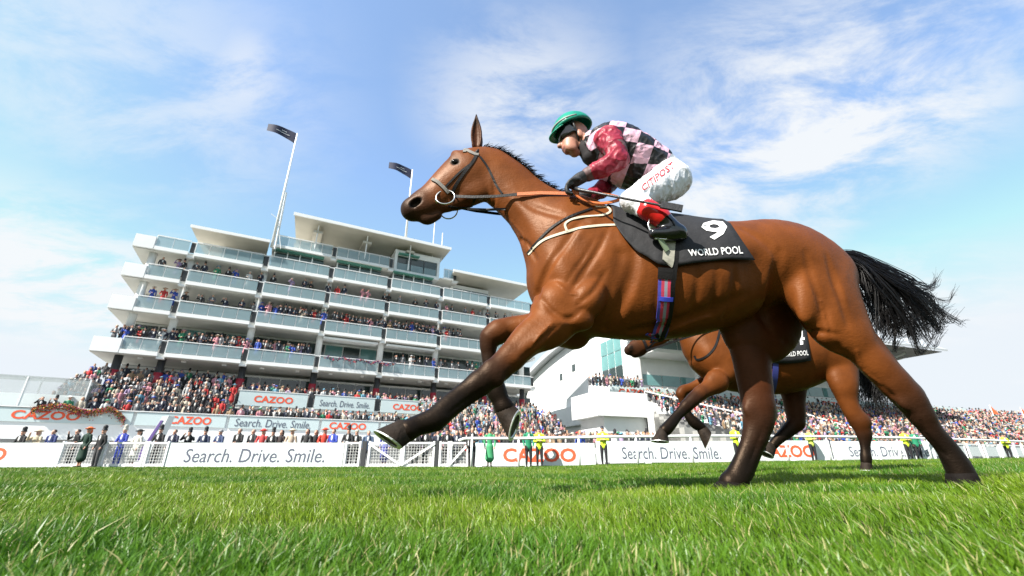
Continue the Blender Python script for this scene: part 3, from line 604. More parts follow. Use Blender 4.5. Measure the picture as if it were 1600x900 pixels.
def dress_main():
    horse_head_parts(HORSE, YH, (711, 253), (745, 187), (738, 236), (752, 236), BVH1, 0.027, 0.018)
    r = np.random.default_rng(9); st = []; ws = []
    E_ = np.array([(1362, 500), (1378, 520), (1402, 534), (1432, 534), (1460, 518), (1480, 490), (1478, 452)], float); M_ = np.array([(1342, 436), (1352, 442), (1368, 446), (1382, 447), (1396, 444), (1408, 438), (1416, 430)], float)
    for lock in range(84):                                  # the tail falls in locks that part towards the tips
        t = np.clip(r.beta(1.4, 1.5), 0, 0.999) * 6; j = int(t); fr = t - j; e0 = E_[j] * (1 - fr) + E_[j + 1] * fr; m0 = M_[j] * (1 - fr) + M_[j + 1] * fr + r.normal(0, 9, 2) * (1.2 - t / 6)
        k = r.uniform(0.60, 1.0) if lock % 4 else r.uniform(0.95, 1.10); e0 = m0 + (e0 - m0) * k + r.normal(0, 9, 2); hook = np.array([r.uniform(4, 26), -r.uniform(-6, 42)]) * (1.0 if lock % 2 == 0 else 0.4); bow = r.normal(0, 7, 2) + (6, 4); y0 = r.normal(0, 0.05)
        for i in range(int(r.integers(7, 15))):
            e = e0 + r.normal(0, 3.0, 2); mm = m0 + r.normal(0, 3.5, 2); hk = hook * r.uniform(0.6, 1.3) + r.normal(0, 4, 2); q = t / 12
            ctl = [(1276, 396 + 8 * (1 - t / 6) + r.normal(0, 2)), (1306, 394 + 12 * (1 - t / 6) + r.normal(0, 2)), (1340 + 10 * q, 398 + 26 * (1 - t / 6) + r.normal(0, 2.5)), tuple(mm), tuple((mm + e) / 2 + bow), tuple(e), tuple(e + hk * 0.6), tuple(e + hk)]
            yy = y0 + r.normal(0, 0.012); st.append(curl_strand([atY(u, v, YH + yy * min(1, n_ / 3)) for n_, (u, v) in enumerate(ctl)], 0.0025, 28, 0.004, lock * 50 + i)); ws.append(0.0021 * r.uniform(0.5, 1.2))
    hair_strands('tail', st, HORSE, ws)
    # mane: short pulled hair lying along the crest
    st = []; ws = []; crest = dense([(752, 232), (785, 249), (825, 273), (868, 297), (905, 316)], 40)
    for i in range(900):
        u, v = crest[int(r.integers(len(crest)))]; p, nn = surf(u, v + 1, BVH1, YH); p = np.array([p[0], YH + r.normal(0, 0.012), p[2]])
        top = BVH1.ray_cast(Vector((p[0], p[1], 4)), Vector((0, 0, -1)))[0]
        if top is None: continue
        p = np.array(top) - (0, 0, 0.004); L = r.uniform(0.03, 0.075); d = np.array([0.80 + r.normal(0, 0.1), r.normal(-0.35, 0.3), 0.05 + r.normal(0, 0.10)])
        st.append(np.array([p, p + d * L * 0.5, p + d * L * (1.0, 1.3, 0.2) - np.array((0, 0, L * 0.35))])); ws.append(0.0022)
    hair_strands('mane', st, HORSE, ws)
    # bridle
    BR = empty('bridle', tuple(atY(715, 290, YH)), 'black bridle with steel ring bit and orange gripped reins on the big bay horse', 'bridle')
    m = MB(); strap(m, [(746, 240), (738, 254), (724, 272), (712, 290), (706, 304)], BVH1, 0.020, 0.004, both=YH); m.build('cheek_strap', BLKL, BR)
    m = MB(); strap(m, [(733, 258), (718, 270), (704, 284), (694, 294)], BVH1, 0.013, 0.004, both=YH); m.build('cheek_strap', BLKL, BR)
    m = MB(); strap(m, [(750, 245), (762, 262), (776, 290), (785, 303)], BVH1, 0.014, 0.004, both=YH); m.build('throat_lash', BLKL, BR)
    m = MB(); a = strap(m, [(725, 232), (733, 237), (742, 241), (748, 242)], BVH1, 0.022, 0.006, n=4, both=YH)
    m.build('browband', GREYP, BR)
    m = MB(); strap(m, [(676, 281), (684, 285), (693, 293), (701, 302)], BVH1, 0.020, 0.012, n=4, both=YH); m.build('noseband', GREYP, BR)
    m = MB(); m.tube([surf(744, 240, BVH1)[0], *[np.array([surf(749, 236, BVH1)[0][0], y, surf(749, 232, BVH1)[0][2] + 0.012]) for y in (YH - 0.05, YH, YH + 0.05)], mirror(surf(744, 240, BVH1)[0], YH)], 0.014, 8); m.build('headpiece', BLKL, BR, True)
    p0 = surf(697, 312, BVH1)[0]
    for sgn in (-1, 1):
        m = MB(); cx, cz = p0[0], p0[2]; yy = YH + sgn * (YH - p0[1] + 0.030)
        m.tube([(cx + 0.058 * math.cos(g), yy - sgn * 0.012 * math.sin(g), cz + 0.058 * math.sin(g)) for g in np.linspace(0, 2 * math.pi, 29)], 0.0045, 8, False)
        m.tube([(cx - 0.055, yy + 0.004 * sgn, cz - 0.02), (cx - 0.062, YH, cz - 0.028)], 0.008, 8)
        m.build('bit_ring', STEEL, BR, True)
    def off(u, v, Y): return atY(u, v, Y)
    Yr = float(p0[1]) - 0.015
    for sgn in (-1, 1):
        A = [(709, 307), (740, 308), (775, 307), (808, 304)]; P = [off(u, v, Yr - 0.02 * i) for i, (u, v) in enumerate(A)]
        if sgn > 0: P = [mirror(p, YH) for p in P]
        m = MB(); m.band(P, [(0, -1, 0)] * 4, 0.019, 0.004); m.build('rein', BLKL, BR)
        A = [(808, 304), (845, 302), (885, 303), (905, 301)]; P = [off(u, v, Yr - 0.06 - 0.01 * i) for i, (u, v) in enumerate(A)]
        if sgn > 0: P = [mirror(p, YH) for p in P]
        m = MB(); m.band(P, [(0, -1, 0)] * 4, 0.022, 0.007); m.build('rein_grip', ORANGE, BR)
    m = MB(); P = spline([off(895, 297, 2.24), off(904, 308, 2.22), off(920, 316, 2.22), off(945, 318, 2.26), off(968, 312, 2.33), off(960, 306, 2.42), off(935, 302, 2.5)], 5)
    m.band(P, [(0.2, -0.8, 0.5)] * len(P), 0.024, 0.006); m.build('rein_loop', ORANGE, BR)
    m = MB(); strap(m, [(700, 322), (720, 325), (745, 321)], BVH1, 0.014, 0.004); P = [off(730, 327, YH - 0.05), off(760, 328, YH - 0.03), off(790, 327, YH - 0.06)]; m.band(P, [(0, -1, 0)] * 3, 0.016, 0.005); m.build('martingale_strap', BLKL, BR)
    # breastplate
    BP = empty('breastplate', tuple(atY(850, 380, YH)), 'cream webbing breastplate round the base of the big horse neck', 'breastplate')
    m = MB(); strap(m, [(826, 398), (836, 386), (852, 374), (880, 364), (910, 356), (950, 352), (1000, 353), (1022, 356)], BVH1, 0.015, 0.004, both=YH); m.build('breast_girth', CREAM, BP)
    m = MB(); strap(m, [(886, 362), (884, 349), (905, 340), (940, 337), (953, 331), (948, 324), (930, 323)], BVH1, 0.013, 0.005, both=YH); m.build('neck_strap', CREAM, BP)
    m = MB(); strap(m, [(824, 397), (838, 380), (862, 356), (890, 339), (925, 326)], BVH1, 0.014, 0.005, both=YH); m.build('yoke_strap', BLKL, BP)
    # saddle cloth
    bot = [(957, 350), (972, 371), (988, 389), (1010, 403), (1032, 416), (1060, 416), (1090, 412), (1125, 408), (1176, 407)]
    top = [(956, 329), (975, 332), (995, 336), (1015, 340), (1035, 343), (1055, 346), (1080, 350), (1108, 352), (1140, 352)]
    Bp = dense(bot, 4); Tp = dense(top, 4); nc = len(Bp); rows = []
    for t in np.linspace(0, 1, 13):
        row = []
        for i in range(nc):
            u, v = Bp[i] + (Tp[i] - Bp[i]) * t; p, n_ = surf(u, v, BVH1, 2.2); wav = 0.006 * math.sin(i * 0.9 + 2 * t) * (1 - t) * (0.3 + i / nc)
            row.append(p + n_ * (0.012 + wav + 0.010 * (1 - t)))
        rows.append(row)
    near_top = rows[-1]
    for fy in np.linspace(0.15, 0.85, 7):
        row = []
        for i in range(nc):
            a = near_top[i]; b = mirror(a, YH); p = a + (b - a) * fy; hit = BVH1.ray_cast(Vector((p[0], p[1], 4)), Vector((0, 0, -1)))[0]
            row.append(np.array([p[0], p[1], max(hit[2] + 0.014 if hit else p[2], p[2] - 0.02)]))
        rows.append(row)
    for row in rows[12::-1]: rows.append([mirror(p, YH) for p in row])
    V = [p for r_ in rows for p in r_]; f = [(i * nc + j, i * nc + j + 1, (i + 1) * nc + j + 1, (i + 1) * nc + j) for i in range(len(rows) - 1) for j in range(nc - 1)]
    me = mesh('saddle_cloth', V, f, True); SC = link('saddle_cloth', me, None, CLOTH); md = SC.modifiers.new('thickness', 'SOLIDIFY'); md.thickness = 0.004; md.offset = 0
    tag(SC, 'black number cloth with white 9 and lettering under the saddle of the big bay horse', 'saddle cloth')
    cb_ = BVHTree.FromPolygons([tuple(p) for p in V], f)
    cloth_text('9', (1092, 348, 1135, 344), (1104, 375, 1136, 376), cb_, SC, 'number', 0.02)
    cloth_text('WORLD POOL', (1074, 391, 1158, 385), (1077, 401, 1160, 397), cb_, SC, 'lettering', 0.012)
    # girth and stirrup leather
    SA = empty('saddle', tuple(atY(1030, 345, YH)), 'small black racing saddle with grey girth under the crouching jockey', 'saddle')
    m = MB()
    for u0, u1, t in ((985, 1075, 0),):
        P = [surf(u, v, cb_, 2.3, 0.01)[0] for u, v in ((1000, 342), (1030, 345), (1060, 350))]
    seat = []
    for x in np.linspace(0, 1, 7):
        xx = P[0][0] + (P[2][0] - P[0][0]) * x; ring = []
        for y in np.linspace(-0.17, 0.17, 9):
            hit = BVH1.ray_cast(Vector((xx, YH + y, 4)), Vector((0, 0, -1)))[0]; z = (hit[2] if hit else P[1][2])
            ring.append((xx, YH + y, z + 0.024 + 0.035 * (x - 0.5) ** 2 * 4 * (1 - abs(y) / 0.2)))
        seat += ring
    m.add(seat, [(i * 9 + j, i * 9 + j + 1, i * 9 + 10 + j, i * 9 + 9 + j) for i in range(6) for j in range(8)]); o = m.build('seat', BLKL, SA, True); md = o.modifiers.new('thickness', 'SOLIDIFY'); md.thickness = 0.018
    m = MB(); strap(m, [(1046, 378), (1044, 400), (1042, 424)], cb_, 0.06, 0.006, 0.004); m.build('girth_strap', mat('grey_webbing', (0.30, 0.29, 0.24), 0.7, 0.2, 30), SA)
    m = MB(); strap(m, [(1058, 380), (1055, 405), (1050, 440), (1048, 470), (1040, 510), (1030, 532)], BVH1, 0.022, 0.006, 0.016); m.build('buckle_strap', BLKL, SA)
    m = MB(); strap(m, [(1042, 420), (1041, 437)], BVH1, 0.095, 0.008, 0.012, 3); m.build('girth_buckle', BLKL, SA)
    stripes = ((-0.032, (0.05, 0.05, 0.32)), (-0.016, (0.45, 0.03, 0.07)), (0.0, (0.22, 0.24, 0.30)), (0.016, (0.45, 0.03, 0.07)), (0.032, (0.05, 0.05, 0.32)))
    for dxm, c in stripes:
        m = MB(); pts = [surf(u, v, BVH1, 2.3, 0.010) for u, v in dense([(1040, 436), (1039, 465), (1036, 495), (1030, 520), (1024, 533)], 6)]
        P = []; 
        for p, n_ in pts:
            side = np.cross(n_, (0, 0, 1)); side /= np.linalg.norm(side); P.append(p - side * dxm)
        m.band(P, [n_ for _, n_ in pts], 0.0162, 0.005); m.build('girth_stripe', mat('girth_webbing', c, 0.7), SA)
    m = MB(); strap(m, [(1030, 466), (1039, 467), (1049, 467)], BVH1, 0.022, 0.008, 0.016, 3); m.build('girth_loop', mat('blue_elastic', (0.03, 0.05, 0.45), 0.6), SA)
    yl = 2.08
    m = MB(); m.band([atY(1016, 350, yl + 0.04), atY(1030, 372, yl), atY(1042, 392, yl + 0.02)], [(0.3, -1, 0)] * 3, 0.03, 0.006); m.build('stirrup_leather', mat('green_webbing', (0.20, 0.26, 0.16), 0.7), SA)
    m = MB(); m.tube([atY(u, v, yl) for u, v in ((1016, 336), (1013, 352), (1018, 366), (1024, 373), (1040, 374), (1048, 370), (1040, 352), (1022, 336), (1016, 336))], 0.006, 8); m.build('stirrup_iron', STEEL, SA, True)
def cloth_text(txt, topl, botl, bvh, parent, name, w):
    """lettering laid on the cloth: text box corners given as photo pixels"""
    me = text_mesh(txt, 1.0, res=2, weight=w); bm = bmesh.new(); bm.from_mesh(me); bmesh.ops.triangulate(bm, faces=bm.faces)
    bmesh.ops.subdivide_edges(bm, edges=[e for e in bm.edges if e.calc_length() > 0.12], cuts=2, use_grid_fill=False); bmesh.ops.triangulate(bm, faces=bm.faces)
    V = np.array([v.co for v in bm.verts]); lo, hi = V[:, :2].min(0), V[:, :2].max(0); UV = (V[:, :2] - lo) / (hi - lo)
    for vert, (a, b) in zip(bm.verts, UV):
        tp = np.array(topl[:2]) * (1 - a) + np.array(topl[2:]) * a; bt = np.array(botl[:2]) * (1 - a) + np.array(botl[2:]) * a
        p, n_ = surf(*(bt + (tp - bt) * b), bvh, 2.2); n_ = n_ if n_[1] < 0 else -n_
        vert.co = p + n_ * 0.006
    me2 = bpy.data.meshes.new(name); bm.to_mesh(me2); bm.free(); bpy.data.meshes.remove(me)
    return link(name, me2, parent, WHITEP)
dress_main()
# ================================================================ jockey
SKIN = mat('skin', (0.40, 0.185, 0.125), 0.5, 0.12, 25, 0.1, 80)
SLEEVE = mat('crimson_satin', (0.23, 0.010, 0.028), 0.46, 0.25, 14, 0.5, 40, spec=0.4)
BREECH = mat('white_breeches', (0.70, 0.71, 0.74), 0.42, 0.06, 10, 0.9, 24, spec=0.5)
BOOT = mat('black_boot', (0.008, 0.008, 0.010), 0.16, spec=0.6, coat=0.4, bump=0.2, bscale=25)
REDTOP = mat('red_boot_top', (0.52, 0.012, 0.012), 0.25, spec=0.5, coat=0.3)
SCARF = mat('dark_collar', (0.02, 0.018, 0.02), 0.7)
LIPS = mat('lips', (0.36, 0.12, 0.10), 0.5)
BAND = mat('arm_band', (0.10, 0.05, 0.05), 0.6)
def silks():
    m = mat('diamond_silks', (0.6, 0.4, 0.5), 0.45, 0, 10, 1.0, 22); t = m.node_tree; b = t.nodes['Principled BSDF']
    tcn = N(t, 'ShaderNodeTexCoord'); mp = N(t, 'ShaderNodeMapping'); t.links.new(tcn.outputs['Object'], mp.inputs[0])
    c = atY(980, 250, YH); mp.vector_type = 'TEXTURE'
    mp.inputs['Location'].default_value = tuple(c); mp.inputs['Rotation'].default_value = (0, R(-30), 0)
    sp = N(t, 'ShaderNodeSeparateXYZ'); t.links.new(mp.outputs[0], sp.inputs[0])
    def lin(a, bb, off):
        p = N(t, 'ShaderNodeMath', operation='MULTIPLY'); t.links.new(sp.outputs['X'], p.inputs[0]); p.inputs[1].default_value = a
        q = N(t, 'ShaderNodeMath', operation='MULTIPLY_ADD'); t.links.new(sp.outputs['Z'], q.inputs[0]); q.inputs[1].default_value = bb; t.links.new(p.outputs[0], q.inputs[2])
        o = N(t, 'ShaderNodeMath', operation='ADD'); t.links.new(q.outputs[0], o.inputs[0]); o.inputs[1].default_value = off
        f = N(t, 'ShaderNodeMath', operation='FLOOR'); t.links.new(o.outputs[0], f.inputs[0]); return f
    k1, k2 = 1 / 0.160, 1 / 0.132
    f1 = lin(k1, k2, 0.3); f2 = lin(k1, -k2, 0.8)
    s_ = N(t, 'ShaderNodeMath', operation='ADD'); t.links.new(f1.outputs[0], s_.inputs[0]); t.links.new(f2.outputs[0], s_.inputs[1])
    md = N(t, 'ShaderNodeMath', operation='PINGPONG'); t.links.new(s_.outputs[0], md.inputs[0]); md.inputs[1].default_value = 1.0
    mx_ = N(t, 'ShaderNodeMix', data_type='RGBA'); mx_.inputs['A'].default_value = (0.60, 0.37, 0.47, 1); mx_.inputs['B'].default_value = (0.010, 0.009, 0.011, 1)
    t.links.new(md.outputs[0], mx_.inputs['Factor']); t.links.new(mx_.outputs['Result'], b.inputs['Base Color']); return m
GLOVE = mat('black_glove', (0.012, 0.012, 0.013), 0.6, 0.2, 30, 0.3, 80)
def make_jockey():
    J = empty('jockey', tuple(atY(1010, 330, YH)), 'jockey in pink and black diamond silks with green cap crouched on the big bay horse', 'person')
    B = Blob(); Y = YH; el = R(34); SK, SI, SL, BR, BO, RT, SC_, LI, BA = range(9)
    # head
    B.ell(atY(897, 211, Y), (0.098, 0.078, 0.105), R(15), 0.03, SK); B.ell(atY(891, 226, Y), (0.055, 0.060, 0.075), R(-25), 0.03, SK)
    B.chain([pc(882, 216, Y, 0.012), pc(877.5, 223, Y, 0.014), pc(874.5, 228, Y, 0.018)], 0.012, SK, 3); B.ell(atY(898, 240, Y), (0.030, 0.032, 0.022), 0, 0.02, SK)
    B.ell(atY(881.5, 234.0, Y), (0.016, 0.026, 0.009), R(-30), 0.004, LI); B.ell(atY(885, 238.0, Y), (0.016, 0.024, 0.010), R(-30), 0.004, LI)
    for s in (-1, 1):
        B.ell(atY(893, 229, Y + 0.045 * s), (0.035, 0.018, 0.03), R(-20), 0.025, SK); B.ell(atY(906, 208, Y + 0.078 * s), (0.020, 0.012, 0.032), R(15), 0.01, SK)
        B.ell(atY(882, 213, Y + 0.035 * s), (0.022, 0.025, 0.012), R(-20), 0.015, SK)
    B.chain([pc(906, 224, Y, 0.052), pc(918, 229, Y, 0.056), pc(930, 232, Y, 0.07)], 0.02, SK)
    B.chain([pc(916, 222, Y, 0.066, 1.05), pc(921, 232, Y, 0.075, 1.05), pc(924, 243, Y, 0.068, 1.0)], 0.02, SC_, 3)
    # trunk
    B.chain([pr(938, 208, 920, 252, Y, 1.45, el), pr(965, 199, 943, 275, Y, 1.4, el), pr(1000, 213, 972, 292, Y, 1.3, el), pr(1030, 233, 1001, 299, Y, 1.2, el)], 0.03, SI)
    B.chain([pr(1036, 239, 1010, 302, Y, 1.15, el), pr(1056, 254, 1030, 312, Y, 1.1, el)], 0.03, BR); B.ell(atY(1052, 283, Y - 0.07), (0.085, 0.09, 0.11), R(-20), 0.04, BR); B.ell(atY(1052, 283, Y + 0.07), (0.085, 0.09, 0.11), R(-20), 0.04, BR)
    for s, kn in ((-1, (990, 313)), (1, (985, 316))):
        yk = Y + 0.275 * s; ya = Y + 0.33 * s
        B.chain([pc(1050, 281, Y + 0.11 * s, 0.115), pc(1020, 297, Y + 0.21 * s, 0.095), pc(*kn, yk, 0.066)], 0.03, BR)
        B.chain([pc(*kn, yk, 0.070), pc(1003, 322, ya - 0.03 * s, 0.060), pc(1012, 328, ya - 0.01 * s, 0.055)], 0.02, BR, 3)
        B.chain([pc(1013, 328, ya, 0.058), pc(1026, 336, ya, 0.057), pc(1032, 340, ya, 0.055)], 0.006, RT, 3)
        B.chain([pc(1031, 340, ya, 0.052), pc(1045, 351, ya, 0.045), pc(1056, 361, ya, 0.043)], 0.01, BO, 3)
        B.chain([pc(1062, 364, ya, 0.040), pc(1045, 365, ya, 0.042), pc(1022, 365, ya + 0.01 * s, 0.030)], 0.02, BO, 4)
        B.chain([pc(1070, 370, ya, 0.016), pc(1045, 371, ya, 0.016), pc(1020, 369, ya, 0.014)], 0.012, BO, 3)
    # arms
    B.chain([pc(950, 218, Y - 0.16, 0.078), pc(960, 232, Y - 0.215, 0.068), pc(966, 249, Y - 0.24, 0.060)], 0.03, SL)
    B.chain([pc(966, 249, Y - 0.24, 0.060), pc(944, 261, Y - 0.23, 0.053), pc(920, 272, Y - 0.20, 0.038)], 0.015, SL)
    B.chain([pc(961, 234, Y - 0.215, 0.070), pc(962.5, 237.5, Y - 0.218, 0.0695)], 0.004, BA); B.chain([pc(922, 271, Y - 0.20, 0.045), pc(919, 272.5, Y - 0.20, 0.044)], 0.004, BA)
    B.chain([pc(945, 224, Y + 0.16, 0.080), pc(950, 255, Y + 0.24, 0.070), pc(950, 287, Y + 0.22, 0.062)], 0.03, SL); B.chain([pc(950, 287, Y + 0.22, 0.062), pc(938, 299, Y + 0.17, 0.052), pc(922, 306, Y + 0.12, 0.042)], 0.015, SL)
    B.chain([pc(920, 272, Y - 0.20, 0.032), pc(914, 275, Y - 0.195, 0.030)], 0.01, SK); B.chain([pc(922, 306, Y + 0.12, 0.032), pc(916, 307, Y + 0.11, 0.03)], 0.01, SK)
    v, q = B.build(0.0056); v = B.relax(v, q, 1, 0.5); c = v[q].mean(1); D = np.array([B.dist(p, c) for p in B.pr]); ids = np.array([p[3] for p in B.pr])[D.argmin(0)]
    # wind-blown wrinkles of silks, sleeves and breeches
    vn = vnormals(v, q); lab = np.zeros(len(v), int); lab[q.ravel()] = np.repeat(ids, 4); ax = np.array([0.86, 0, -0.5])
    al = (v @ ax)[:, None] * ax; W1 = v - al * 0.55; n1 = 1 - np.abs(2 * noise3(W1, 26, 1) - 1); n2 = 1 - np.abs(2 * noise3(v - (v @ np.array([0.5, 0, 0.86]))[:, None] * np.array([0.5, 0, 0.86]) * 0.6, 34, 2) - 1)
    amp = np.select([lab == SI, lab == SL, lab == BR], [0.012, 0.013, 0.008], 0.0); v = v + vn * (amp * (0.6 * n1 ** 2 + 0.6 * n2 ** 2 - 0.4))[:, None]; v = B.relax(v, q, 1, 0.25)
    me = mesh('body', v, q, True, ids); link('body', me, J, [SKIN, silks(), SLEEVE, BREECH, BOOT, REDTOP, SCARF, LIPS, BAND])
    bv = BVHTree.FromPolygons([tuple(p) for p in v], [tuple(int(i) for i in p) for p in q])
    # gloves: palm, four curled fingers, thumb
    for s, (wx, wz), yy in ((-1, (914, 275), Y - 0.195), (1, (914, 306), Y + 0.10)):
        G = Blob(); k = wx - 914; w_ = wz - 275
        G.chain([pc(917 + k, 273.5 + w_, yy, 0.035, 1.0), pc(906 + k, 279 + w_, yy, 0.036, 1.15), pc(894 + k, 287 + w_, yy, 0.028, 1.5)], 0.015)
        for i, dy_ in enumerate((-0.036, -0.012, 0.012, 0.035)):
            L = (0.9, 1.0, 0.95, 0.8)[i]; a = np.array([893 + k, 287 + w_]); p1 = a + np.array([-8, 5]) * L; p2 = p1 + np.array([1, 9]) * L; p3 = p2 + np.array([8, 3]) * L
            G.chain([pc(*a, yy + dy_, 0.0115), pc(*p1, yy + dy_, 0.0108), pc(*p2, yy + dy_ * 0.95, 0.0098), pc(*p3, yy + dy_ * 0.9, 0.0088)], 0.004, 0, 3)
        G.chain([pc(905 + k, 280 + w_, yy - 0.035 * -s, 0.013), pc(893 + k, 281 + w_, yy + 0.045 * s, 0.012), pc(886 + k, 288 + w_, yy + 0.04 * s, 0.0095)], 0.006, 0, 3)
        gv, gq = G.build(0.0045); link('glove', mesh('glove', gv, gq, True), J, GLOVE)
    # helmet with silk cover and peak
    HELM = mat('emerald_silk', (0.006, 0.23, 0.15), 0.32, 0.2, 12, 0.8, 16, spec=0.5); HB = mat('helmet_black', (0.01, 0.012, 0.012), 0.5)
    o0 = atY(894, 201, Y); fx = np.array([-0.943, 0, -0.333]); fz = np.array([-0.333, 0, 0.943]); fy = np.array([0, 1.0, 0]); n = 28; rows = []
    for a in np.linspace(0, math.pi / 2, 9):
        rows += [o0 + fx * 0.133 * math.cos(g) * math.cos(a) + fy * 0.112 * math.sin(g) * math.cos(a) + fz * (0.118 * math.sin(a) - 0.016) for g in np.linspace(0, 2 * math.pi, n, False)]
    m = MB(); m.add(rows, [(i * n + j, i * n + (j + 1) % n, i * n + n + (j + 1) % n, i * n + n + j) for i in range(8) for j in range(n)]); H = m.build('helmet', HELM, J, True); md = H.modifiers.new('thickness', 'SOLIDIFY'); md.thickness = 0.010; md.offset = -1
    rows = []
    for t in np.linspace(0, 1, 6):
        for g in np.linspace(-0.95, 0.95, 15):
            e = 1.0 + 0.42 * t * math.cos(g) ** 1.0 if math.cos(g) > 0 else 1.0
            rows.append(o0 + fx * 0.128 * math.cos(g) * e + fy * 0.110 * math.sin(g) * (1 + 0.05 * t) + fz * (-0.004 - 0.038 * t * math.cos(g) + 0.02 * t * t - 0.015 * t * math.sin(g) ** 2))
    m = MB(); m.add(rows, [(i * 15 + j, i * 15 + j + 1, i * 15 + 16 + j, i * 15 + 15 + j) for i in range(5) for j in range(14)]); p = m.build('peak', HELM, H, True); md = p.modifiers.new('thickness', 'SOLIDIFY'); md.thickness = 0.006
    m = MB(); m.tube([o0 + fx * 0.137 * math.cos(a) * 0.15 + fy * 0.116 * math.cos(a) + fz * (0.117 * math.sin(a) - 0.012) for a in np.linspace(0, math.pi, 15)], 0.004, 6); m.build('seam_band', HB, H, True)
    m = MB(); m.tube([o0 + fx * 0.02 + fy * y_ + fz * z_ for y_, z_ in ((-0.103, -0.01), (-0.092, -0.07), (-0.068, -0.13), (-0.02, -0.175), (0.02, -0.175), (0.068, -0.13), (0.092, -0.07), (0.103, -0.01))], 0.0075, 6); m.build('chin_strap', HB, H, True)
    # goggles
    GG = empty('goggles', tuple(o0), None, None); GG.parent = J; GG.location = tuple(np.array(o0) - np.array(J.location))
    bpy.data.objects.remove(GG)
    m = MB(); rows = []
    for i, z_ in enumerate((-0.094, -0.082, -0.055, -0.028, -0.012)):
        for g in np.linspace(-1.45, 1.45, 17): rows.append(o0 + fx * ((0.094 + (0.014 if 0 < i < 4 else 0)) * math.cos(g) + 0.016 - 0.10 * (-z_ - 0.012)) + fy * 0.088 * math.sin(g) + fz * z_)
    m.add(rows, [(i * 17 + j, i * 17 + j + 1, i * 17 + 18 + j, i * 17 + 17 + j) for i in range(4) for j in range(16)]); g_ = m.build('goggles', mat('goggle_lens', (0.008, 0.008, 0.010), 0.08, spec=0.8, coat=0.6), J, True); md = g_.modifiers.new('thickness', 'SOLIDIFY'); md.thickness = 0.006
    m = MB(); m.tube([o0 + fx * (0.138 * math.cos(g)) + fy * 0.116 * math.sin(g) + fz * (0.012 + 0.01 * math.cos(g)) for g in np.linspace(-1.7, 1.7, 17)], 0.008, 6); m.build('goggle_strap', mat('grey_elastic', (0.28, 0.29, 0.29), 0.6), g_, True)
    # lettering down the thigh
    me = text_mesh('CITIPOST', 1.0, res=2, weight=0.012); V = np.array([p.co for p in me.vertices]); lo, hi = V[:, :2].min(0), V[:, :2].max(0); UV = (V[:, :2] - lo) / (hi - lo)
    a0, a1 = np.array([1003., 295.]), np.array([1052., 257.]); up = np.array([-3.5, -9.5]); out = []
    for a, b in UV:
        p_, n_ = surf(*(a0 + (a1 - a0) * a + up * (b - 0.5)), bv, 2.2); out.append(p_ + n_ * 0.003)
    me.vertices.foreach_set('co', np.array(out, np.float32).ravel()); me.update(); link('lettering', me, J, mat('red_print', (0.55, 0.02, 0.03), 0.6))
    # whip
    m = MB(); A = [(897, 294), (906, 297), (940, 303), (985, 312), (1028, 320), (1034, 322), (1066, 327)]; Yw = Y - 0.20
    m.tube([atY(u, v_, (2.21, 2.19, 2.10, 2.03, 2.01, 2.005, 1.99)[i]) for i, (u, v_) in enumerate(A)], [0.013, 0.012, 0.0075, 0.0065, 0.0065, 0.011, 0.012], 8)
    W = m.build('whip', mat('whip_leather', (0.02, 0.02, 0.022), 0.4, 0.2, 30, 0.3, 90), None, True); tag(W, 'black padded riding whip held back along the jockey thigh', 'whip')
    m = MB(); m.band([atY(1032, 321, 1.995), atY(1066, 327.5, 1.98)], [(0, -1, 0.1)] * 2, 0.042, 0.012); m.build('flap', GLOVE, W)
make_jockey()
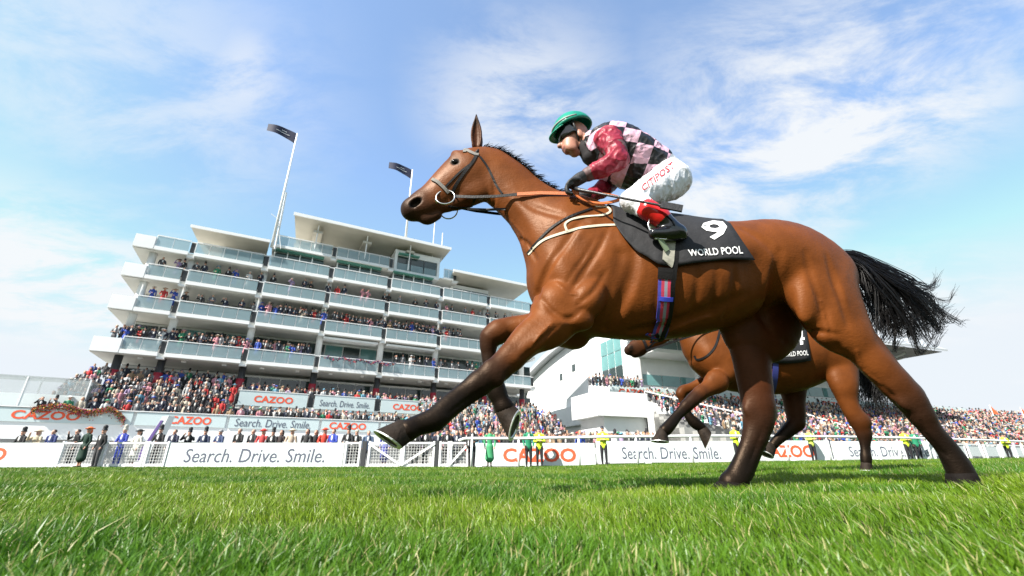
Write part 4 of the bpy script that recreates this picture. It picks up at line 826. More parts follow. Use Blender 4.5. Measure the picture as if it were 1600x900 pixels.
# ================================================================ second horse, half a length behind on the far side
Y2 = 4.9
H2 = empty('racehorse', (2.5, Y2, 0.0), 'second bay racehorse galloping behind the big horse, seen through its legs', 'horse', 'galloping racehorses')
def second_horse():
    B = Blob(); Y = Y2; el = R(14); n = Y - 0.24; o = Y + 0.24
    B.chain([pr(1128, 520, 1122, 602, Y, 0.80, el), pr(1150, 500, 1145, 612, Y, 0.72, el), pr(1190, 492, 1190, 616, Y, 0.74, el), pr(1225, 497, 1230, 612, Y, 0.84, el), pr(1262, 503, 1268, 598, Y, 1.0, el), pr(1292, 506, 1296, 585, Y, 1.05, el), pr(1318, 520, 1316, 580, Y, 1.05, el)], 0.06, 0)
    for s in (-1, 1):
        B.ell(atY(1118, 560, Y + 0.14 * s), (0.16, 0.12, 0.24), R(24), 0.06); B.ell(atY(1135, 580, Y + 0.19 * s), (0.11, 0.07, 0.13), R(-35), 0.03); B.ell(atY(1108, 556, Y + 0.10 * s), (0.06, 0.08, 0.17), R(20), 0.03)
        B.ell(atY(1300, 532, Y + 0.16 * s), (0.17, 0.11, 0.18), R(-25), 0.08); B.ell(atY(1305, 560, Y + 0.20 * s), (0.07, 0.06, 0.19), R(-14), 0.03); B.ell(atY(1322, 560, Y + 0.16 * s), (0.05, 0.06, 0.17), R(-10), 0.03)
    B.chain([pr(1050, 497, 1062, 520, Y, 0.6), pr(1080, 490, 1072, 533, Y, 0.6), pr(1108, 494, 1085, 557, Y, 0.62), pr(1130, 505, 1097, 585, Y, 0.7)], 0.05, 0)
    B.chain([pr(979, 540, 987, 555, Y, 0.85), pr(988, 533, 1000, 556, Y, 0.7)], 0.03, 3)
    B.chain([pr(988, 533, 1000, 556, Y, 0.7), pr(1008, 520, 1020, 547, Y, 0.62), pr(1030, 502, 1046, 532, Y, 0.62), pr(1048, 496, 1066, 520, Y, 0.6)], 0.03, 0)
    B.chain([pc(992, 553, Y, 0.045, 0.85), pc(1003, 550, Y, 0.04, 0.8)], 0.02, 3)
    for s in (-1, 1):
        B.ell(atY(986, 543, Y + 0.055 * s), (0.045, 0.022, 0.036), R(30), 0.012, 3); B.ell(atY(986, 543, Y + 0.085 * s), (0.033, 0.022, 0.022), R(35), 0.008, 3, True)
    # near fore
    B.chain([pr(1104, 583, 1135, 610, n, 0.75), pr(1098, 596, 1120, 614, n - 0.03, 0.8), pr(1086, 606, 1103, 622, n - 0.06, 0.85)], 0.03, 0)
    B.chain([pr(1086, 606, 1103, 622, n - 0.06, 0.85), pr(1075, 616, 1091, 633, n - 0.08, 0.95), pr(1066, 627, 1080, 641, n - 0.1, 0.9)], 0.02, 4, 3)
    B.chain([pr(1066, 627, 1080, 641, n - 0.1, 0.85), pr(1053, 643, 1064, 656, n - 0.13, 0.8), pr(1040, 657, 1054, 671, n - 0.16, 0.95), pr(1032, 665, 1046, 680, n - 0.18, 0.95)], 0.02, 2)
    # far fore, folded
    B.chain([pr(1100, 585, 1112, 606, o, 0.8), pr(1078, 598, 1086, 613, o, 0.85), pr(1064, 602, 1072, 618, o, 0.9), pr(1057, 610, 1071, 620, o, 0.95)], 0.03, 0)
    B.chain([pr(1057, 612, 1071, 618, o, 0.9), pr(1062, 630, 1073, 629, o, 0.8), pr(1070, 652, 1083, 648, o, 0.9), pr(1078, 664, 1094, 658, o, 0.95), pr(1090, 672, 1102, 664, o, 0.95)], 0.02, 2)
    # near hind, straight down
    B.chain([pc(1298, 545, n + 0.03, 0.24, 0.6), pr(1286, 575, 1338, 570, n + 0.03, 0.6), pr(1297, 602, 1338, 595, n, 0.7), pr(1309, 625, 1337, 617, n, 0.8), pr(1319, 645, 1343, 637, n, 0.85), pr(1330, 662, 1357, 655, n, 0.85)], 0.05, 0)
    B.chain([pr(1330, 662, 1357, 655, n, 0.85), pr(1340, 680, 1360, 676, n, 0.8)], 0.02, 4)
    B.chain([pr(1340, 680, 1360, 676, n, 0.8), pr(1345, 700, 1359, 699, n, 0.8), pr(1345, 715, 1361, 714, n, 0.9), pr(1346, 724, 1361, 724, n, 0.9)], 0.02, 2)
    # far hind, swung forward
    B.chain([pc(1270, 560, o - 0.03, 0.22, 0.6), pr(1215, 590, 1265, 590, o, 0.6), pr(1222, 618, 1258, 622, o, 0.7), pr(1228, 640, 1258, 650, o, 0.8), pr(1232, 655, 1257, 665, o, 0.85)], 0.05, 1)
    B.chain([pr(1232, 655, 1257, 665, o, 0.85), pr(1224, 664, 1240, 681, o, 0.8), pr(1210, 680, 1221, 694, o, 0.9), pr(1203, 689, 1213, 702, o, 0.9)], 0.02, 2)
    body, bvh = horse_body(B, 0.015, H2, [tuple(c * 0.82 for c in q) for q in PAL], 1)
    hoof(H2, (1030, 668, 1044, 684), (1018, 688, 1045, 691), n - 0.18, n - 0.19, 0.1); hoof(H2, (1090, 674, 1104, 666), (1102, 700, 1111, 676), o, o, 0.3)
    hoof(H2, (1346, 722, 1361, 722), (1345, 734, 1363, 735), n, n); hoof(H2, (1199, 690, 1212, 704), (1186, 703, 1208, 716), o, o, 0.1)
    horse_head_parts(H2, Y, (1040, 515), (1068, 470), (1060, 496), (1068, 496), bvh, 0.022, 0.02)
    tail(H2, [(1326, 540), (1350, 556), (1364, 585), (1371, 612), (1375, 640)], Y, 700, 0.10, 8, 0.0034, 0.12)
    # cloth, girth, bridle pieces
    bot = [(1175, 555), (1190, 563), (1215, 567), (1240, 567), (1265, 563)]; top = [(1170, 505), (1190, 507), (1215, 509), (1240, 511), (1258, 513)]
    Bp, Tp = dense(bot, 3), dense(top, 3); nc = len(Bp); rows = []
    for t in np.linspace(0, 1, 9):
        rows.append([(lambda q: q[0] + q[1] * (0.014 + 0.012 * (1 - t)))(surf(*(Bp[i] + (Tp[i] - Bp[i]) * t), bvh, Y - 0.25)) for i in range(nc)])
    a_ = rows[-1]
    for fy in (0.2, 0.4, 0.6, 0.8):
        rr = []
        for i in range(nc):
            p = a_[i] + (mirror(a_[i], Y) - a_[i]) * fy; h_ = bvh.ray_cast(Vector((p[0], p[1], 5)), Vector((0, 0, -1)))[0]; rr.append(np.array([p[0], p[1], (h_[2] if h_ else p[2]) + 0.014]))
        rows.append(rr)
    for row in rows[8::-1]: rows.append([mirror(p, Y) for p in row])
    V = [p for r_ in rows for p in r_]; f = [(i * nc + j, i * nc + j + 1, (i + 1) * nc + j + 1, (i + 1) * nc + j) for i in range(len(rows) - 1) for j in range(nc - 1)]
    SC = link('saddle_cloth', mesh('saddle_cloth', V, f, True), None, CLOTH); md = SC.modifiers.new('thickness', 'SOLIDIFY'); md.thickness = 0.004; md.offset = 0
    tag(SC, 'black number cloth with white lettering on the second bay horse', 'saddle cloth'); cb_ = BVHTree.FromPolygons([tuple(p) for p in V], f)
    cloth_text('WORLD POOL', (1218, 551, 1262, 547), (1219, 558, 1263, 555), cb_, SC, 'lettering', 0.012); cloth_text('4', (1238, 518, 1256, 516), (1240, 540, 1257, 538), cb_, SC, 'number', 0.02)
    m = MB(); strap(m, [(1211, 560), (1211, 580), (1209, 600), (1205, 614)], bvh, 0.055, 0.006, 0.006, both=Y, Yg=Y - .25); G = m.build('girth', mat('blue_girth', (0.035, 0.045, 0.22), 0.6), None); tag(G, 'blue girth strap round the belly of the second bay horse', 'girth')
    if m.twin:
        far = [ob for ob in bpy.data.objects if ob.name.startswith('girth') and ob is not G and ob.parent is None and ob.type == 'MESH' and ob.name.startswith('girth.')]
        for ob in far: ob.parent = G; ob.name = 'far_girth'
    BR = empty('bridle', tuple(atY(1010, 535, Y)), 'dark bridle on the head of the second bay horse', 'bridle')
    m = MB(); strap(m, [(1003, 527), (1008, 538), (1011, 548)], bvh, 0.03, 0.01, n=3, both=Y, Yg=Y - .1); m.build('noseband', BLKL, BR)
    m = MB(); strap(m, [(1011, 546), (1028, 528), (1050, 505)], bvh, 0.024, 0.006, n=3, both=Y, Yg=Y - .1); m.build('cheek_strap', BLKL, BR)
    m = MB(); P = [atY(u, v, Y - 0.16 - 0.02 * i) for i, (u, v) in enumerate(((1010, 548), (1040, 538), (1080, 525), (1120, 512)))]; m.band(P, [(0, -1, 0)] * 4, 0.022, 0.005); m.build('rein', BLKL, BR)
    m = MB(); strap(m, [(1125, 515), (1118, 540), (1105, 556), (1090, 562), (1085, 556)], bvh, 0.022, 0.006, n=4, Yg=Y - .2); YS = m.build('yoke_strap', BLKL, None); tag(YS, 'dark leather yoke strap round the neck of the second bay horse', 'strap')
second_horse()
# ================================================================ main grandstand (left)
WHITE = mat('white_paint', (0.82, 0.83, 0.83), 0.5, 0.05, 0.6, 0.05, 8)
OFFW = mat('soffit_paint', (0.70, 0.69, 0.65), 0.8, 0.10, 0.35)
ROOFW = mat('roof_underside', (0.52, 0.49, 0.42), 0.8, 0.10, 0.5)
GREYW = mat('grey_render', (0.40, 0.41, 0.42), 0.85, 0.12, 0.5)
def glass_mat(name, col, alpha, rough=0.06):
    return mat(name, col, rough, 0.10, 0.7, spec=0.7, alpha=alpha)
GLASS = glass_mat('balustrade_glass', (0.30, 0.42, 0.46), 0.52)
WIN = mat('window_glass', (0.035, 0.055, 0.055), 0.05, 0.5, 0.4, spec=0.8)
WINB = mat('teal_glass', (0.13, 0.30, 0.30), 0.08, 0.3, 0.5, spec=0.8)
DARKM = mat('dark_metal', (0.035, 0.037, 0.04), 0.5)
SIGN = mat('sign_board', (0.56, 0.66, 0.67), 0.5, 0.03, 0.5)
SIGNW = mat('sign_board_white', (0.64, 0.69, 0.69), 0.5, 0.03, 0.5)
COR = mat('coral_print', (0.80, 0.10, 0.035), 0.6); GRT = mat('grey_print', (0.085, 0.095, 0.14), 0.6)
STEPM = mat('concrete_steps', (0.30, 0.30, 0.29), 0.9, 0.15, 1.0)
GREEN_AW = mat('green_awning', (0.10, 0.30, 0.24), 0.7)
def frame(name, loc, rz, label, cat):
    o = empty(name, loc, label, cat); o.rotation_euler = (0, 0, rz); LOCAL.add(o.name); return o
_tm = {}
def text_on(parent, txt, x0, x1, y, z0, z1, m, shear=0.0, weight=0.0, name='lettering'):
    """flat lettering facing -y in the parent's frame, fitted in x0..x1 and z0..z1"""
    k = (txt, shear, weight)
    if k not in _tm:
        me = text_mesh(txt, 1.0, shear, res=3, weight=weight); V = np.array([p.co for p in me.vertices]); lo, hi = V[:, :2].min(0), V[:, :2].max(0)
        _tm[k] = (me, lo, hi)
    me0, lo, hi = _tm[k]; me = me0.copy(); V = np.array([p.co for p in me.vertices]); U = (V[:, :2] - lo) / (hi - lo)
    W = np.stack([x0 + (x1 - x0) * U[:, 0], np.full(len(U), y), z0 + (z1 - z0) * U[:, 1]], 1); me.vertices.foreach_set('co', W.astype(np.float32).ravel()); me.update()
    return link(name, me, parent, m)
def LB(name, parent, m, *boxes):
    b = MB()
    for q in boxes: b.box(*q)
    return b.build(name, m, parent)
_unit = {}
def unit(name, m):
    if name not in _unit:
        b = MB(); b.box(0, 1, 0, 1, 0, 1); _unit[name] = mesh(name, b.v, b.f); _unit[name].materials.append(m)
    return _unit[name]
def inst(name, parent, m, x0, x1, y0, y1, z0, z1, rz=0.0):
    """box piece sharing one unit mesh"""
    o = bpy.data.objects.new(name, unit(name + m.name, m)); COL.objects.link(o); o.parent = parent
    o.location = (x0, y0, z0); o.scale = (x1 - x0, y1 - y0, z1 - z0); o.rotation_euler = (0, 0, rz); return o
def cyl(name, parent, m, x, y, z0, z1, r, n=16):
    b = MB(); b.tube([(x, y, z0), (x, y, z1)], r, n); return b.build(name, m, parent, True)

G0 = (-32.5, 33.75, 0.0); G_ANG = R(28)
GS = frame('grandstand', G0, G_ANG, 'white five-tier grandstand with glass balcony fronts and thin flat roofs', 'grandstand')
def gpt(s, b, z=0.0):
    return np.array([G0[0] + s * math.cos(G_ANG) - b * math.sin(G_ANG), G0[1] + s * math.sin(G_ANG) + b * math.cos(G_ANG), z])
BAYS = [1.2, 4.1, 10.02, 15.95, 21.87, 27.8, 33.7, 39.6]
def balcony(z, s0, bays, depth=5.2, end=True, b0=0.0, panels=5, thick=0.36):
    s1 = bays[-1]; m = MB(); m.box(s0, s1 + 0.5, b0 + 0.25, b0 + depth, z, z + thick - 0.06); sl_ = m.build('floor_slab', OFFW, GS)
    for a, b in zip(bays[:-1], bays[1:]):
        g = 0.22; inst('fascia', sl_, WHITE, a + g, b - g, b0 - 0.02, b0 + 0.26, z + 0.04, z + thick)
        n = max(2, round((b - a) / 1.18)); w_ = (b - a - 2 * g) / n
        for i in range(n):
            inst('glass_panel', sl_, GLASS, a + g + i * w_ + 0.04, a + g + (i + 1) * w_ - 0.04, b0 + 0.06, b0 + 0.085, z + thick + 0.06, z + thick + 0.98)
            inst('rail_post', sl_, WHITE, a + g + i * w_ - 0.025, a + g + i * w_ + 0.025, b0 + 0.09, b0 + 0.14, z + thick, z + thick + 1.05)
        inst('handrail', sl_, WHITE, a + g, b - g, b0 + 0.03, b0 + 0.13, z + thick + 1.03, z + thick + 1.10)
        inst('divider_panel', sl_, DARKM, b - 0.17, b + 0.17, b0 + 0.16, b0 + 0.20, z + thick - 0.02, z + thick + 0.98)
        inst('divider_rail', sl_, WHITE, b - 0.2, b + 0.2, b0 + 0.18, b0 + 0.24, z + thick + 1.0, z + thick + 1.07)
        inst('bracket', sl_, WHITE, b - 0.28, b + 0.28, b0 + 0.1, b0 + 0.5, z - 0.16, z + 0.0)
    if end:
        inst('end_parapet', sl_, WHITE, s0, bays[0] + 0.18, b0 - 0.03, b0 + 0.2, z + 0.05, z + thick + 0.85); inst('end_parapet', sl_, WHITE, s0 - 0.02, s0 + 0.2, b0 + 0.2, b0 + depth, z + 0.05, z + thick + 0.85)
    return sl_
LV = dict(D=8.32, C=11.86, B=14.78, A=17.52)
for k, s0 in (('D', -0.4), ('C', -0.22), ('B', -0.12), ('A', -0.05)): balcony(LV[k], s0, BAYS)
# garland on the royal box front
def garland():
    b = MB(); r = np.random.default_rng(3); cols = []
    for i in range(420):
        s = 16.6 + 6.6 * i / 420; z = LV['D'] + 1.42 - 0.30 * abs(math.sin((s - 16.6) * math.pi / 1.65)); p = np.array([s, -0.14, z]) + r.normal(0, 0.075, 3); w_ = 0.085
        b.cm = int(r.integers(4)); q = r.normal(0, 1, (4, 3)); q *= w_ / np.linalg.norm(q, axis=1)[:, None]
        b.add(p + q, [(0, 1, 2), (0, 2, 3), (0, 3, 1), (1, 3, 2)])
    o = b.build('flower_garland', [mat('flower_purple', (0.10, 0.03, 0.14), 0.8), mat('flower_red', (0.35, 0.03, 0.04), 0.8), mat('flower_navy', (0.03, 0.03, 0.10), 0.8), mat('leaf_dark', (0.04, 0.06, 0.03), 0.8)], None)
    o.location = G0; o.rotation_euler = (0, 0, G_ANG); tag(o, 'swagged purple and red flower garland on the glass balcony front', 'garland')
garland()
# columns
for s in (1.3, 4.15, 10.05, 15.95, 21.87, 27.8, 33.7, 38.6):
    cyl('column', GS, WHITE, s, 1.0, LV['D'] + 0.3, LV['A'] + 0.1, 0.30); c = cyl('column', GS, DARKM, s, 0.9, 2.0, LV['D'] + 0.1, 0.29)
    cyl('red_wrap', c, mat('red_wrap', (0.32, 0.015, 0.03), 0.5), s, 0.9, 5.9, 7.15, 0.315)
# walls behind the tiers
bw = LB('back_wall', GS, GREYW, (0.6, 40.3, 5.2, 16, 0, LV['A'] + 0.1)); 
for z0, z1, lab in ((6.2, 7.75, 0), (9.9, 11.6, 1)):
    inst('window_wall', GS, WHITE, 0.8, 40.2, 3.5, 3.9, z0 - 0.9, z1 + 0.22)
    s = 1.0
    while s < 39.6:
        wd = 1.75; inst('window_pane', GS, WIN if lab == 0 or int(s) % 4 else WINB, s + 0.06, s + wd - 0.06, 3.40, 3.46, z0, z1); s += wd
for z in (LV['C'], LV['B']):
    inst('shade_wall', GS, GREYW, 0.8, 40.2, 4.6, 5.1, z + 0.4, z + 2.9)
for z in (LV['C'] - 0.35,):
    for s in (16.2, 22.3): inst('awning_box', GS, WHITE, s, s + 5.2, 0.3, 1.4, z, z + 0.2)
for s in np.arange(2.5, 39, 2.95): inst('downlight', GS, WHITE, s, s + 0.35, 0.9, 1.25, LV['D'] - 0.14, LV['D'] - 0.01)
# upper boxes, roofs
def roof(name, s0, s1, zf, zb, b0, b1, t=0.16):
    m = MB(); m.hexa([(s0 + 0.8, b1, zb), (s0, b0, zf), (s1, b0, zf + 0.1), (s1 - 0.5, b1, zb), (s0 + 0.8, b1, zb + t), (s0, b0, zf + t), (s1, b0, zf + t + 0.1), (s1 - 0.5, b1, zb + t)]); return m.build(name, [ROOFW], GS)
rf = roof('flat_roof', 3.6, 10.0, 20.15, 19.7, -0.4, 6.0); inst('roof_edge', rf, WHITE, 3.55, 10.0, -0.44, -0.30, 20.12, 20.38)
LB('upper_room', GS, WHITE, (6.0, 10.1, 2.4, 5.0, 17.9, 19.9)); [inst('window_pane', GS, WIN, s, s + 0.9, 2.33, 2.38, 18.9, 19.7) for s in (6.3, 7.3, 8.3, 9.15)]
LB('box_wall', GS, GREYW, (10.3, 28.4, 2.6, 5.1, 17.9, 20.0))
for a, b in zip(BAYS[2:5], BAYS[3:6]):
    n = 4; w_ = (b - a - 1.3) / n
    for i in range(n):
        x = a + 0.5 + i * w_; inst('box_window', GS, WIN, x + 0.05, x + w_ - 0.05, 1.18, 1.22, 18.95, 19.9); inst('box_panel', GS, GLASS, x + 0.05, x + w_ - 0.05, 1.10, 1.14, 18.0, 18.9); inst('mullion', GS, WHITE, x - 0.05, x + 0.05, 1.0, 1.2, 17.95, 20.1)
    inst('awning', GS, GREEN_AW, a + 0.4, b - 0.9, 0.55, 1.3, 20.02, 20.09)
balcony(20.1, 10.2, [10.3, 15.95, 21.9], 5.0, False, 0.35, thick=0.3)
rf = roof('flat_roof', 11.6, 28.4, 23.55, 22.6, -0.6, 7.0, 0.2); inst('roof_edge', rf, WHITE, 11.5, 28.4, -0.66, -0.5, 23.54, 23.86)
for s in (13.6, 18.6, 23.4):
    inst('roof_beam', rf, ROOFW, s, s + 0.9, 0.2, 6.5, 22.5, 22.75); b = MB(); b.tube([(s + 0.4, 0.5, 20.4), (s + 0.4, 0.2, 23.4)], 0.06, 8); b.build('roof_strut', WHITE, rf)
LB('upper_wall', GS, WHITE, (12, 28, 4.2, 7.0, 20.3, 22.7))
tw = LB('control_room', GS, WHITE, (22.3, 27.6, 0.9, 4.1, 20.1, 20.5), (22.3, 27.6, 0.9, 4.1, 22.2, 22.9), (22.3, 22.6, 0.9, 4.1, 20.5, 22.2), (27.3, 27.6, 0.9, 4.1, 20.5, 22.2), (22.6, 27.3, 3.6, 4.1, 20.5, 22.2))
for i in range(3): x = 22.65 + i * 1.55; inst('window_pane', tw, WIN, x, x + 1.45, 0.96, 1.0, 21.35, 22.15); inst('lower_panel', tw, GLASS, x, x + 1.45, 0.92, 0.95, 20.45, 21.3)
inst('awning', tw, GREEN_AW, 22.6, 25.0, 0.3, 0.9, 22.25, 22.32); balcony(20.1, 27.6, [27.8, 29.4], 4.0, False, 0.3, thick=0.25)
rf = roof('flat_roof', 28.9, 39.4, 20.95, 20.3, -0.5, 6.0); inst('roof_edge', rf, WHITE, 28.85, 39.4, -0.55, -0.40, 20.94, 21.22); LB('upper_room', GS, WHITE, (29.5, 34.5, 2.0, 5.0, 17.9, 20.4))
[inst('window_pane', GS, WIN, s, s + 1.1, 1.93, 1.98, 18.5, 19.9) for s in (29.8, 31.0, 32.2, 33.3)]
# mezzanine sign balcony
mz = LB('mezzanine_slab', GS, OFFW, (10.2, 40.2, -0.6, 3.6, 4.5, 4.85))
for i, (a, b) in enumerate(zip(BAYS[2:-1], BAYS[3:])):
    sg = inst('sign_panel', mz, SIGN, a + 0.3, b - 0.3, -0.72, -0.62, 4.75, 5.95); inst('handrail', mz, WHITE, a + 0.2, b - 0.2, -0.75, -0.6, 5.96, 6.02)
    if i % 2 == 0: text_on(mz, 'CAZOO', a + 1.45, b - 1.45, -0.735, 5.05, 5.62, COR, 0, 0.03)
    else: text_on(mz, 'Search. Drive. Smile.', a + 0.75, b - 0.75, -0.735, 5.02, 5.58, GRT, 0.12)
    inst('pillar', mz, DARKM, b - 0.2, b + 0.2, -0.55, -0.2, 3.4, 6.0)
# terrace steps and front parapet
NROW = 9
def step_z(b): return 3.0 + 3.0 * (b + 5.0) / 6.5
st = LB('terrace_steps', GS, STEPM, *[(-0.7 - 0.03 * i, 10.0, -4.8 + i * 0.75, 2.9, 0.0, 2.6 + i * 0.42) for i in range(NROW)])
LB('front_steps', GS, STEPM, *[(24.6, 41.5, -10.5 + i * 0.8, 3.0, 0.0, 0.35 + i * 0.36) for i in range(12)])
LB('terrace_floor', GS, STEPM, (10.0, 40.2, -4.8, 3.4, 0.0, 2.55))
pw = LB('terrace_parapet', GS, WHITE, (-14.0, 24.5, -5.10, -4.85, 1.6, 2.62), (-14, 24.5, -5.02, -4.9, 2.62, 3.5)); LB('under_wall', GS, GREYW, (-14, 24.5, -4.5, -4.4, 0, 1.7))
for a, b, t, x0, x1 in ((-13.0, -4.0, 1, -10, -5), (-3.6, 4.6, 0, -1.4, 1.9), (4.8, 10.1, 0, 6.7, 9.2), (10.3, 16.5, 1, 10.7, 15.9), (16.7, 21.2, 0, 17.3, 20.2), (21.4, 24.4, 1, 21.8, 24.2)):
    inst('sign_panel', pw, SIGN, a, b, -5.16, -5.11, 2.62, 3.46)
    if t == 0: text_on(pw, 'CAZOO', x0, x1, -5.175, 2.78, 3.32, COR, 0, 0.03)
    else: text_on(pw, 'Search. Drive. Smile.', x0, x1, -5.175, 2.75, 3.32, GRT, 0.12)
inst('coping', pw, WHITE, -14, 24.5, -5.2, -4.8, 3.5, 3.56)
# flagpoles with navy flags
FLAGM = mat('navy_flag', (0.010, 0.014, 0.045), 0.7)
for s, b_, z0, zt, lab in ((10.2, 0.2, 19.9, 33.9, 'tall white mast with navy flag at the left end of the high roof'), (23.3, 1.0, 23.6, 34.2, 'white mast with navy flag on the high roof behind the horse nose')):
    p = gpt(s, b_); P = empty('flagpole', (p[0], p[1], z0), lab, 'flagpole'); LOCAL.add(P.name); P.rotation_euler = (0, 0, G_ANG)
    m = MB(); m.tube([(0, 0, 0), (0, 0, zt - z0)], [0.15, 0.07], 12); m.build('mast', WHITE, P, True)
    V = []; nx_, nz_ = 14, 6
    for i in range(nx_):
        for j in range(nz_):
            a = i / (nx_ - 1); V.append((-0.08 - 2.8 * a, 0.22 * math.sin(a * 7) * a, zt - z0 - 0.05 + 0.40 * a + 0.12 * math.sin(a * 5) - (1.35 - 0.45 * a) * j / (nz_ - 1)))
    fl = link('flag', mesh('flag', V, [(i * nz_ + j, i * nz_ + j + 1, i * nz_ + nz_ + j + 1, i * nz_ + nz_ + j) for i in range(nx_ - 1) for j in range(nz_ - 1)], True), P, FLAGM)
    m = MB()
    for q, (x0, x1, zz_) in enumerate(((-1.0, -1.5, 0.12), (-0.7, -2.0, -0.16))):
        m.band([(x, -0.03 + 0.22 * math.sin((-x - 0.08) / 2.8 * 7) * (-x / 2.8) - 0.02, zt - z0 - 0.5 + 0.35 * (-x / 2.8) + zz_) for x in np.linspace(x0, x1, 7)], [(0, -1, 0)] * 7, 0.05, 0.01)
    m.build('flag_print', WHITEP, fl)
    if z0 < 20: m = MB(); m.tube([(0.3, 0.3, 0), (0.2, 0.2, 6.5)], 0.09, 8); m.tube([(-0.7, 0, 3.6), (0, 0, 3.2), (0.8, 0, 0)], 0.03, 6); m.build('stay', WHITE, P)
for s, z1 in ((26.8, 27.9), (27.9, 26.7)):
    p = gpt(s, 1.5); m = MB(); m.tube([(p[0], p[1], 22.9), (p[0], p[1], z1)], 0.06, 8); a = m.build('aerial', WHITE, None); tag(a, 'thin white aerial on the roof, ' + ('the taller one' if z1 > 27 else 'the shorter one'), 'aerial')
# ================================================================ second grandstand (right, behind the horses)
Q0 = (0.2, 45.2, 0.0); Q_ANG = R(20)
S2 = frame('grandstand', Q0, Q_ANG, 'white grandstand with curved roof behind the horses and a packed terrace in front', 'grandstand')
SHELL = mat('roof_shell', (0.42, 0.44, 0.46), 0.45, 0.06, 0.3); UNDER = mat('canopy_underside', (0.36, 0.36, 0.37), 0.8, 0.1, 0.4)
T0, T1 = 14.3, 51.5
def arc(w_): return 17.0 - 3.0 * max(0.0, (w_ - 4) / 26.0) ** 2.2 - (0.0 if w_ > 0 else 0.06 * w_ * -1)
prof = [(w_, arc(w_)) for w_ in np.linspace(0, 30, 13)] + [(31.5, 12.6), (32.2, 11.4)]
V = [(T0, w_, z) for w_, z in prof] + [(T0, 30.5, 0), (T0, 0, 0)]; n = len(V); V += [(T1, p[1], p[2]) for p in V]
m = MB(); m.add(V, [tuple(range(n - 1, -1, -1)), tuple(range(n, 2 * n))] + [(i, (i + 1) % n, n + (i + 1) % n, n + i) for i in range(n)]); m.build('main_block', WHITE, S2)
rp = [(-10.0, 13.3), (-7, 15.0), (-3.5, 16.4), (-1, 17.0)] + [(w_, z + 0.1) for w_, z in prof[1:13]] + [(32.6, 11.8), (34.2, 9.6)]
V = [(T0 - 1.2, w_, z) for w_, z in rp] + [(T0 - 1.2, w_ - (0.3 if i > 12 else 0), z + 0.75) for i, (w_, z) in reversed(list(enumerate(rp)))]; n = len(V)
V[0] = (T0 - 1.2, -10, 13.3); V[-1] = (T0 - 1.2, -10.0, 13.55); V += [(T1 + 3, p[1], p[2]) for p in V]
m = MB(); h_ = len(rp); m.add(V, [(i, (i + 1) % n, n + (i + 1) % n, n + i) for i in range(n)] + [q for i in range(h_ - 1) for q in ((i + 1, i, n - 1 - i, n - 2 - i), (n + i, n + i + 1, 2 * n - 2 - i, 2 * n - 1 - i))]); rf = m.build('curved_roof', SHELL, S2)
for t in np.arange(T0 + 3, T1, 6.0):
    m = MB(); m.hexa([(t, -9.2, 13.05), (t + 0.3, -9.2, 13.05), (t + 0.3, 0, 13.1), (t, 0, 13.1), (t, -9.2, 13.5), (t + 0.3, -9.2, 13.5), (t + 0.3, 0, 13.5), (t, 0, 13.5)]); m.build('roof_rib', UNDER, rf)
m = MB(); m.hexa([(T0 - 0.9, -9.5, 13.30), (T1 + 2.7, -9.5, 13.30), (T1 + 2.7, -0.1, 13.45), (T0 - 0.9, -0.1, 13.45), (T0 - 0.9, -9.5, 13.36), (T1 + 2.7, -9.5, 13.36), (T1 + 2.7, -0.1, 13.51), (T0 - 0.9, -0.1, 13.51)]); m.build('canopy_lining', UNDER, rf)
for t in (T1 - 8, T1 - 2):
    m = MB(); m.tube([(t, -8.0, 13.1), (t, -0.5, 11.2)], 0.12, 8); m.tube([(t + 3, -6, 13.1), (t, -0.5, 12.0)], 0.09, 8); m.build('roof_tie', WHITE, rf)
# end wall details
for w0, w1, z0, z1 in ((13.4, 14.4, 12.5, 13.5), (17.6, 18.5, 11.9, 12.9)):
    o = inst('window_pane', S2, WIN, T0 - 0.06, T0 - 0.02, w0, w1, z0, z1)
for i in range(3):
    for j in range(3): inst('window_pane', S2, WINB if j else WIN, T0 - 0.08, T0 - 0.02, 1.7 + i * 1.55, 3.1 + i * 1.55, 9.2 + j * 1.85, 10.95 + j * 1.85)
inst('corner_pier', S2, WHITE, T0 - 0.25, T0 + 0.9, -0.5, 1.2, 0, 15.9)
ls = LB('low_wing', S2, WHITE, (T0 - 0.6, T0 + 0.1, 4.5, 27, 5.0, 7.6)); text = text_on(S2, 'CAZOO', 0, 1, 0, 0, 1, COR, 0, 0.03); text.rotation_euler = (0, 0, R(-90)); text.scale = (3.6, 1, 0.9); text.location = (T0 - 0.68, 22.5, 6.2)
# front: balconies, window strips, sign band
for z, d in ((11.6, 3.2),):
    sb = LB('balcony_slab', S2, WHITE, (T0 + 0.6, T1, -d, 0, z, z + 0.4))
    for t in np.arange(T0 + 0.8, T1 - 3, 3.4): inst('glass_panel', sb, GLASS, t, t + 3.3, -d + 0.05, -d + 0.09, z + 0.42, z + 1.4); inst('rail_post', sb, WHITE, t - 0.05, t + 0.02, -d + 0.1, -d + 0.16, z + 0.42, z + 1.5)
    inst('handrail', sb, WHITE, T0 + 0.6, T1, -d + 0.02, -d + 0.12, z + 1.42, z + 1.5)
for z0, z1 in ((8.5, 9.7), (12.1, 13.0)):
    for t in np.arange(T0 + 1.4, T1 - 2, 2.6): inst('window_pane', S2, WINB, t, t + 2.5, -0.08, -0.02, z0, z1)
for t in np.arange(T0 + 8, T1, 8.0): cyl('column', S2, WHITE, t, -1.2, 7.0, 11.6, 0.25)
bd = LB('sign_band', S2, SIGN, (T0 - 4.0, 72, -1.5, -1.35, 6.6, 7.95))
t = T0 - 3.0
